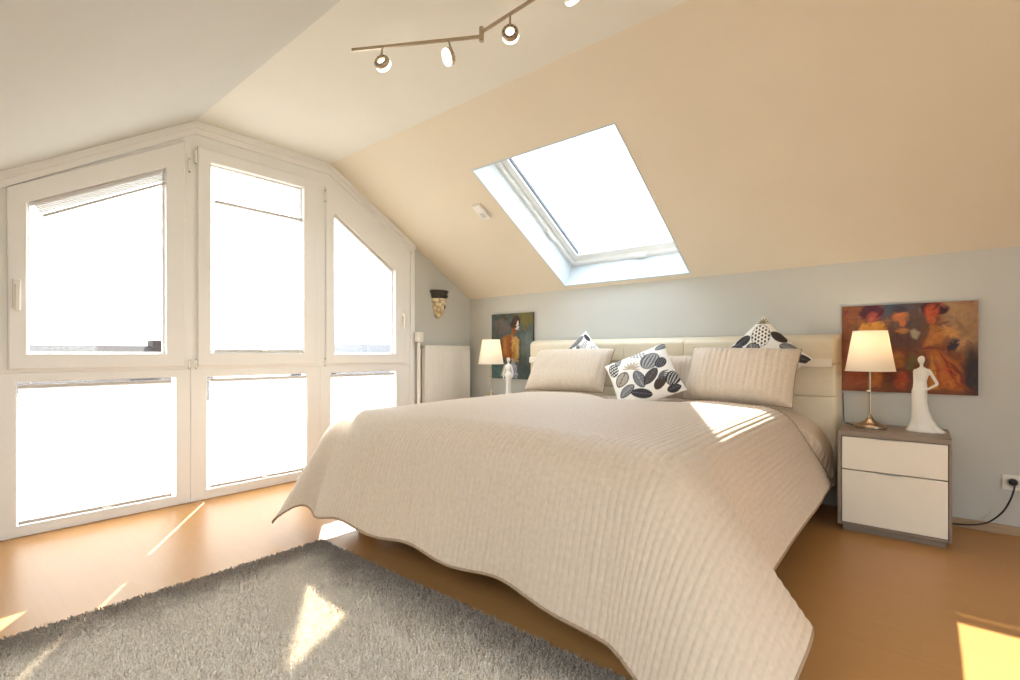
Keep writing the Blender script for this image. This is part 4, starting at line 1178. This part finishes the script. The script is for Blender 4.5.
# ------------------------------------------------------------------ wall ornament (half-round, dark rim)
wo = empty('wall_ornament', (GX, 3.405, 1.40), 'cream half-round wall ornament with dark carved rim above the radiator', 'wall ornament')
oz = 1.372
m, nt, out = new_mat('mottled_gilt_plaster')
p = N(nt, 'ShaderNodeBsdfPrincipled'); p.inputs['Roughness'].default_value = 0.5
tc = N(nt, 'ShaderNodeTexCoord'); vo = N(nt, 'ShaderNodeTexVoronoi'); vo.inputs['Scale'].default_value = 26
nt.links.new(tc.outputs['Object'], vo.inputs['Vector'])
rp = N(nt, 'ShaderNodeValToRGB'); rp.color_ramp.elements[0].color = lin('e8d9b4') + [1]; rp.color_ramp.elements[0].position = 0.35
rp.color_ramp.elements[1].color = lin('8f7442') + [1]; rp.color_ramp.elements[1].position = 0.95
nt.links.new(vo.outputs['Distance'], rp.inputs[0]); nt.links.new(rp.outputs[0], p.inputs['Base Color'])
bp = N(nt, 'ShaderNodeBump'); bp.inputs['Strength'].default_value = 0.6; bp.inputs['Distance'].default_value = 0.01
nt.links.new(vo.outputs['Distance'], bp.inputs['Height']); nt.links.new(bp.outputs[0], p.inputs['Normal'])
nt.links.new(p.outputs[0], out.inputs[0]); M['mottle'] = m
M['dark_rim'] = principled('dark_carved_wood', '3f3830', 0.6, var=0.3, scale=60, bump=0.5, bscale=80)
c_ = (GX + 0.003, 3.385, oz)
MB().lathe([(0.0, -0.022), (0.030, -0.014), (0.050, 0.015), (0.067, 0.062), (0.079, 0.120), (0.083, 0.170), (0.080, 0.195), (0.0, 0.196)], c_, 28, None, 1.0, 1.0, -math.pi / 2, math.pi / 2).build('bowl', m, wo, True, 60)
MB().lathe([(0.0, 0.178), (0.082, 0.178), (0.089, 0.190), (0.091, 0.222), (0.106, 0.240), (0.108, 0.256), (0.100, 0.260), (0.0, 0.258)], c_, 28, None, 1.0, 1.0, -math.pi / 2, math.pi / 2).build('rim', M['dark_rim'], wo, True, 40)
for k in range(9):
    t = -math.pi / 2 + math.pi * (k + 0.5) / 9
    MB().lathe([(0.0, -0.016), (0.012, -0.010), (0.015, 0.0), (0.010, 0.012), (0.0, 0.016)], (c_[0] + 0.089 * math.cos(t), c_[1] + 0.089 * math.sin(t), oz + 0.204), 8).build('carved_leaf', M['dark_rim'], wo, True, 50)
t = R(22)
MB().lathe([(0, -0.022), (0.010, -0.014), (0.013, 0), (0.010, 0.014), (0, 0.022)], (c_[0] + 0.072 * math.cos(t), c_[1] + 0.072 * math.sin(t), oz + 0.095), 12).build('dark_boss', M['dark_rim'], wo, True)

# ------------------------------------------------------------------ alarm box on the slope
ab = empty('sensor_box', sl(-2.70, 2.905), 'small white sensor box on the sloping ceiling left of the skylight', 'sensor')
def slope_box(x, y, lx, ly, d0, d1, bev):
    c = Vector(sl(x, y)); ey = Vector((0, 1, -MR)).normalized(); ex = Vector((1, 0, 0)); ez = -nb
    mt = Matrix(((ex.x, ey.x, ez.x, c.x), (ex.y, ey.y, ez.y, c.y), (ex.z, ey.z, ez.z, c.z), (0, 0, 0, 1)))
    return MB().box((-lx, -ly, d0), (lx, ly, d1), bev, 3, mt)
slope_box(-2.70, 2.905, 0.044, 0.080, 0.0, 0.026, 0.010).build('housing', M['plastic_white'], ab, True)
slope_box(-2.70, 2.925, 0.020, 0.026, 0.024, 0.030, 0.003).build('sensor_cover', M['rail_white'], ab, True)

# ------------------------------------------------------------------ track light
tl = empty('track_light', (-1.55, 1.65, ZC), 'nickel zigzag ceiling track light with four round spot heads', 'ceiling light')
Z1, Z2 = 2.452, 2.474
A0, A1 = Vector((-2.095, 1.338, Z1)), Vector((-1.548, 1.660, Z1))
B0, B1 = Vector((-1.545, 1.662, Z2)), Vector((-0.86, 1.625, Z2))
def bar(a, b, hw=0.0045, hh=0.0065):
    d = (b - a).normalized(); s_ = d.cross(Vector((0, 0, 1))).normalized() * hw; u_ = Vector((0, 0, hh))
    P = [a - s_ - u_, a + s_ - u_, a + s_ + u_, a - s_ + u_, b - s_ - u_, b + s_ - u_, b + s_ + u_, b - s_ + u_]
    mm = MB(); mm.verts_faces([tuple(q) for q in P], [(3, 2, 1, 0), (4, 5, 6, 7), (0, 1, 5, 4), (1, 2, 6, 5), (2, 3, 7, 6), (3, 0, 4, 7)])
    return mm
bar(A0, A1).build('rail', M['nickel'], tl)
bar(B0, B1).build('rail', M['nickel'], tl)
MB().tube([(A1.x, A1.y, Z1 - 0.022), (A1.x, A1.y, Z2 + 0.020)], 0.011, 16).build('joint', M['nickel'], tl, True)
MB().tube([(B1.x, B1.y, Z2 - 0.02), (B1.x, B1.y, Z2 + 0.02)], 0.011, 16).build('joint', M['nickel'], tl, True)
cc = Vector((-1.135, 1.640, 0))
MB().lathe([(0.0, ZC - 0.028), (0.066, ZC - 0.028), (0.070, ZC - 0.024), (0.070, ZC), (0, ZC)], (cc.x, cc.y, 0), 40).build('canopy', M['canopy'], tl, True)
MB().tube([(cc.x, cc.y, Z2), (cc.x, cc.y, ZC - 0.026)], 0.008, 12).build('canopy_rod', M['nickel'], tl, True)
vd = Vector((-math.sin(0.6929), math.cos(0.6929), 0)); rd = Vector((math.cos(0.6929), math.sin(0.6929), 0)); dn = Vector((0, 0, -1))
def spot(pos, axis, stem_top):
    """pos = centre of the head; axis = where it shines."""
    ax = axis.normalized()
    q = Vector((0, 0, 1)).rotation_difference(ax).to_matrix().to_4x4()
    mt = Matrix.Translation(pos) @ q
    # metal ring on the back: flat ring with scalloped rim
    h = MB()
    h.lathe([(0.017, -0.014), (0.020, -0.020), (0.032, -0.020), (0.037, -0.014), (0.037, -0.002), (0.034, 0.0), (0.018, 0.0), (0.017, -0.014)], (0, 0, 0), 32, mt, cap=False)
    ho = h.build('spot_head', M['nickel'], tl, True, 40, 1e-5)
    st = MB()
    for k in range(10):
        t = 2 * math.pi * k / 10
        st.lathe([(0, -0.003), (0.0045, 0), (0, 0.003)], (0.0265 * math.cos(t), 0.0265 * math.sin(t), -0.0205), 8, mt)
    st.build('stud', M['gasket'], ho, True)
    MB().lathe([(0.0, -0.010), (0.016, -0.010), (0.016, 0.0), (0.034, 0.0), (0.037, 0.005), (0.037, 0.014), (0.031, 0.021), (0.018, 0.025), (0.0, 0.026)], (0, 0, 0), 32, mt).build('lens', M['lens'], ho, True, 60)
    MB().tube([stem_top, pos - ax * 0.010 + Vector((0, 0, 0.036))], 0.0045, 10).tube([pos - ax * 0.010 + Vector((0, 0, 0.040)), pos - ax * 0.010 + Vector((0, 0, 0.026))], 0.006, 10).build('spot_stem', M['nickel'], ho, True)
def on(a, b, t): return a + (b - a) * t
s1 = on(A0, A1, 0.245); s2 = on(A0, A1, 0.755); s3 = on(B0, B1, 0.255); s4 = on(B0, B1, 0.735)
spot(s1 + Vector((0, 0, -0.078)), vd * 0.92 + dn * 0.30 + rd * 0.22, s1)
spot(s2 + Vector((0, 0, -0.078)) , -rd * 0.92 + dn * 0.38 - vd * 0.25, s2)
spot(s3 + Vector((0, 0, -0.088)), vd * 0.97 + dn * 0.06 + rd * 0.10, s3)
spot(s4 + Vector((0, 0, -0.080)), vd * 0.65 + dn * 0.45 + rd * 0.60, s4)

# ------------------------------------------------------------------ rug
rg_ = empty('rug', (-1.3, 0.6, 0), 'grey shaggy rug on the floor at the foot of the bed', 'rug')
X0, X1, Y0, Y1 = -2.425, -0.40, -0.55, 1.372
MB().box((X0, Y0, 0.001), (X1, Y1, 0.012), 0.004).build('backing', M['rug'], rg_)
rs = np.random.RandomState(5)
NT = 190000
# denser tufts where the rug is seen close up
px = X0 + (X1 - X0) * rs.rand(NT); py = Y0 + (Y1 - Y0) * rs.rand(NT)
hgt = 0.008 + 0.010 * rs.rand(NT)
la = rs.rand(NT) * 2 * np.pi; ll = 0.010 * rs.rand(NT) ** 0.7
wa = rs.rand(NT) * 2 * np.pi; ww = 0.0016 + 0.0012 * rs.rand(NT)
b0 = np.stack([px - np.cos(wa) * ww, py - np.sin(wa) * ww, np.full(NT, 0.010)], -1)
b1 = np.stack([px + np.cos(wa) * ww, py + np.sin(wa) * ww, np.full(NT, 0.010)], -1)
tp = np.stack([px + np.cos(la) * ll, py + np.sin(la) * ll, 0.010 + hgt], -1)
t0 = tp - np.stack([np.cos(wa) * ww * .7, np.sin(wa) * ww * .7, 0 * ww], -1)
t1 = tp + np.stack([np.cos(wa) * ww * .7, np.sin(wa) * ww * .7, 0 * ww], -1)
V = np.stack([b0, b1, t1, t0], 1).reshape(-1, 3)
F = np.arange(NT * 4).reshape(-1, 4)
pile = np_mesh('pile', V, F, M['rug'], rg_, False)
pile['kind'] = 'stuff'

# ------------------------------------------------------------------ houses outside
def house(name, xr, y0, y1, zr, depth, mat, label):
    h = empty(name, (xr, (y0 + y1) / 2, -4.0), label, 'house', 'houses beyond the windows')
    e_ = zr - depth * 0.7
    rf = MB()
    rf.verts_faces([(xr, y0, zr), (xr, y1, zr), (xr + depth, y1 + .3, e_), (xr + depth, y0 - .3, e_), (xr - depth, y1 + .3, e_), (xr - depth, y0 - .3, e_)],
                   [(0, 3, 2, 1), (0, 1, 4, 5), (0, 5, 3), (1, 2, 4), (2, 3, 5, 4)])
    rf.build('roof', mat, h)
    MB().box((xr - depth + .4, y0 + .1, -4.0), (xr + depth - .4, y1 - .1, e_ + 0.1)).build('wall', M['render_wall'], h)
    return h
hA = house('street_house', -24.0, 1.2, 7.6, 1.30, 3.0, M['roof_tile'], 'brown tiled roof seen through the left window')
MB().box((-24.4, 6.1, 0.9), (-23.7, 6.9, 1.52)).build('chimney', M['roof_tile'], hA)
house('street_house', -22.0, 12.2, 18.0, 1.47, 3.0, M['roof_slate'], 'blue grey roof seen through the right window')

# ------------------------------------------------------------------ light
w = bpy.data.worlds.new('sky'); SC.world = w; w.use_nodes = True
nt = w.node_tree; nt.nodes.clear()
out = N(nt, 'ShaderNodeOutputWorld'); bg = N(nt, 'ShaderNodeBackground')
tc = N(nt, 'ShaderNodeTexCoord'); sp = N(nt, 'ShaderNodeSeparateXYZ'); nt.links.new(tc.outputs['Generated'], sp.inputs[0])
rp = N(nt, 'ShaderNodeValToRGB')
rp.color_ramp.elements[0].position = 0.46; rp.color_ramp.elements[0].color = (0.42, 0.40, 0.36, 1)
rp.color_ramp.elements[1].position = 0.51; rp.color_ramp.elements[1].color = (0.97, 0.985, 1.0, 1)
el = rp.color_ramp.elements.new(1.0); el.color = (0.76, 0.90, 1.10, 1)
ma = N(nt, 'ShaderNodeMath'); ma.operation = 'MULTIPLY_ADD'; ma.inputs[1].default_value = 0.5; ma.inputs[2].default_value = 0.5
nt.links.new(sp.outputs['Z'], ma.inputs[0]); nt.links.new(ma.outputs[0], rp.inputs[0])
nt.links.new(rp.outputs[0], bg.inputs[0]); bg.inputs[1].default_value = 1.6
nt.links.new(bg.outputs[0], out.inputs[0])

su = bpy.data.lights.new('sun', 'SUN'); su.energy = 5.5; su.angle = R(0.53); su.color = (1.0, 0.95, 0.87)
suo = bpy.data.objects.new('sun', su); COL.objects.link(suo)
te = 0.770
dvec = Vector((0.8327, -0.5538, -te))
suo.rotation_euler = dvec.to_track_quat('-Z', 'Y').to_euler()
suo.location = (-8, 6, 8)

def portal(name, loc, rot, sx, sy):
    l = bpy.data.lights.new(name, 'AREA'); l.shape = 'RECTANGLE'; l.size = sx; l.size_y = sy
    l.cycles.is_portal = True
    o = bpy.data.objects.new(name, l); COL.objects.link(o); o.location = loc; o.rotation_euler = rot
portal('gable_portal', (GX - 0.14, (WY0 + WY1) / 2, 1.28), (R(90), 0, R(-90)), WY1 - WY0, 2.6)
pp = Vector(sl((SX0 + SX1) / 2, (SY0 + SY1) / 2, SKD + 0.13))
po_dir = -nb
l = bpy.data.lights.new('roof_portal', 'AREA'); l.shape = 'RECTANGLE'; l.size = SX1 - SX0; l.size_y = (SY1 - SY0) * 1.16; l.cycles.is_portal = True
o = bpy.data.objects.new('roof_portal', l); COL.objects.link(o); o.location = pp
o.rotation_euler = Matrix(((1, 0, 0), (0, nb.z, nb.y), (0, -nb.y, nb.z))).to_euler()

portal('right_portal', (RX + 0.16, (QY0 + QY1) / 2, (QZ0 + QZ1) / 2), (R(90), 0, R(90)), QY1 - QY0, QZ1 - QZ0)
l = bpy.data.lights.new('front_roof_portal', 'AREA'); l.shape = 'RECTANGLE'; l.size = FX1 - FX0; l.size_y = (FY1 - FY0) * 1.2; l.cycles.is_portal = True
o = bpy.data.objects.new('front_roof_portal', l); COL.objects.link(o); o.location = sf((FX0 + FX1) / 2, (FY0 + FY1) / 2, 0.30)
o.rotation_euler = (-nf).to_track_quat('-Z', 'Y').to_euler()

for lo in (LR_, LL_):
    pl = bpy.data.lights.new('lamp_light', 'POINT'); pl.energy = 0.30; pl.color = (1.0, 0.84, 0.62); pl.shadow_soft_size = 0.03
    o = bpy.data.objects.new('lamp_light', pl); COL.objects.link(o); o.location = WLOC[lo.name] + Vector((0, 0, 0.535))

# ------------------------------------------------------------------ camera
cam = bpy.data.cameras.new('camera'); cam.sensor_width = 36.0; cam.lens = 494.25 / 1020 * 36.0
cam.shift_y = 13.26 / 1020; cam.clip_start = 0.02
co = bpy.data.objects.new('camera', cam); COL.objects.link(co)
co.location = (0, 0, 1.0); co.rotation_euler = (R(90), 0, 0.6929)
SC.camera = co
vs = SC.view_settings
SC.display_settings.display_device = 'sRGB'
vs.view_transform = 'Standard'; vs.look = 'None'; vs.exposure = 2.17; vs.gamma = 1.0; vs.use_curve_mapping = False
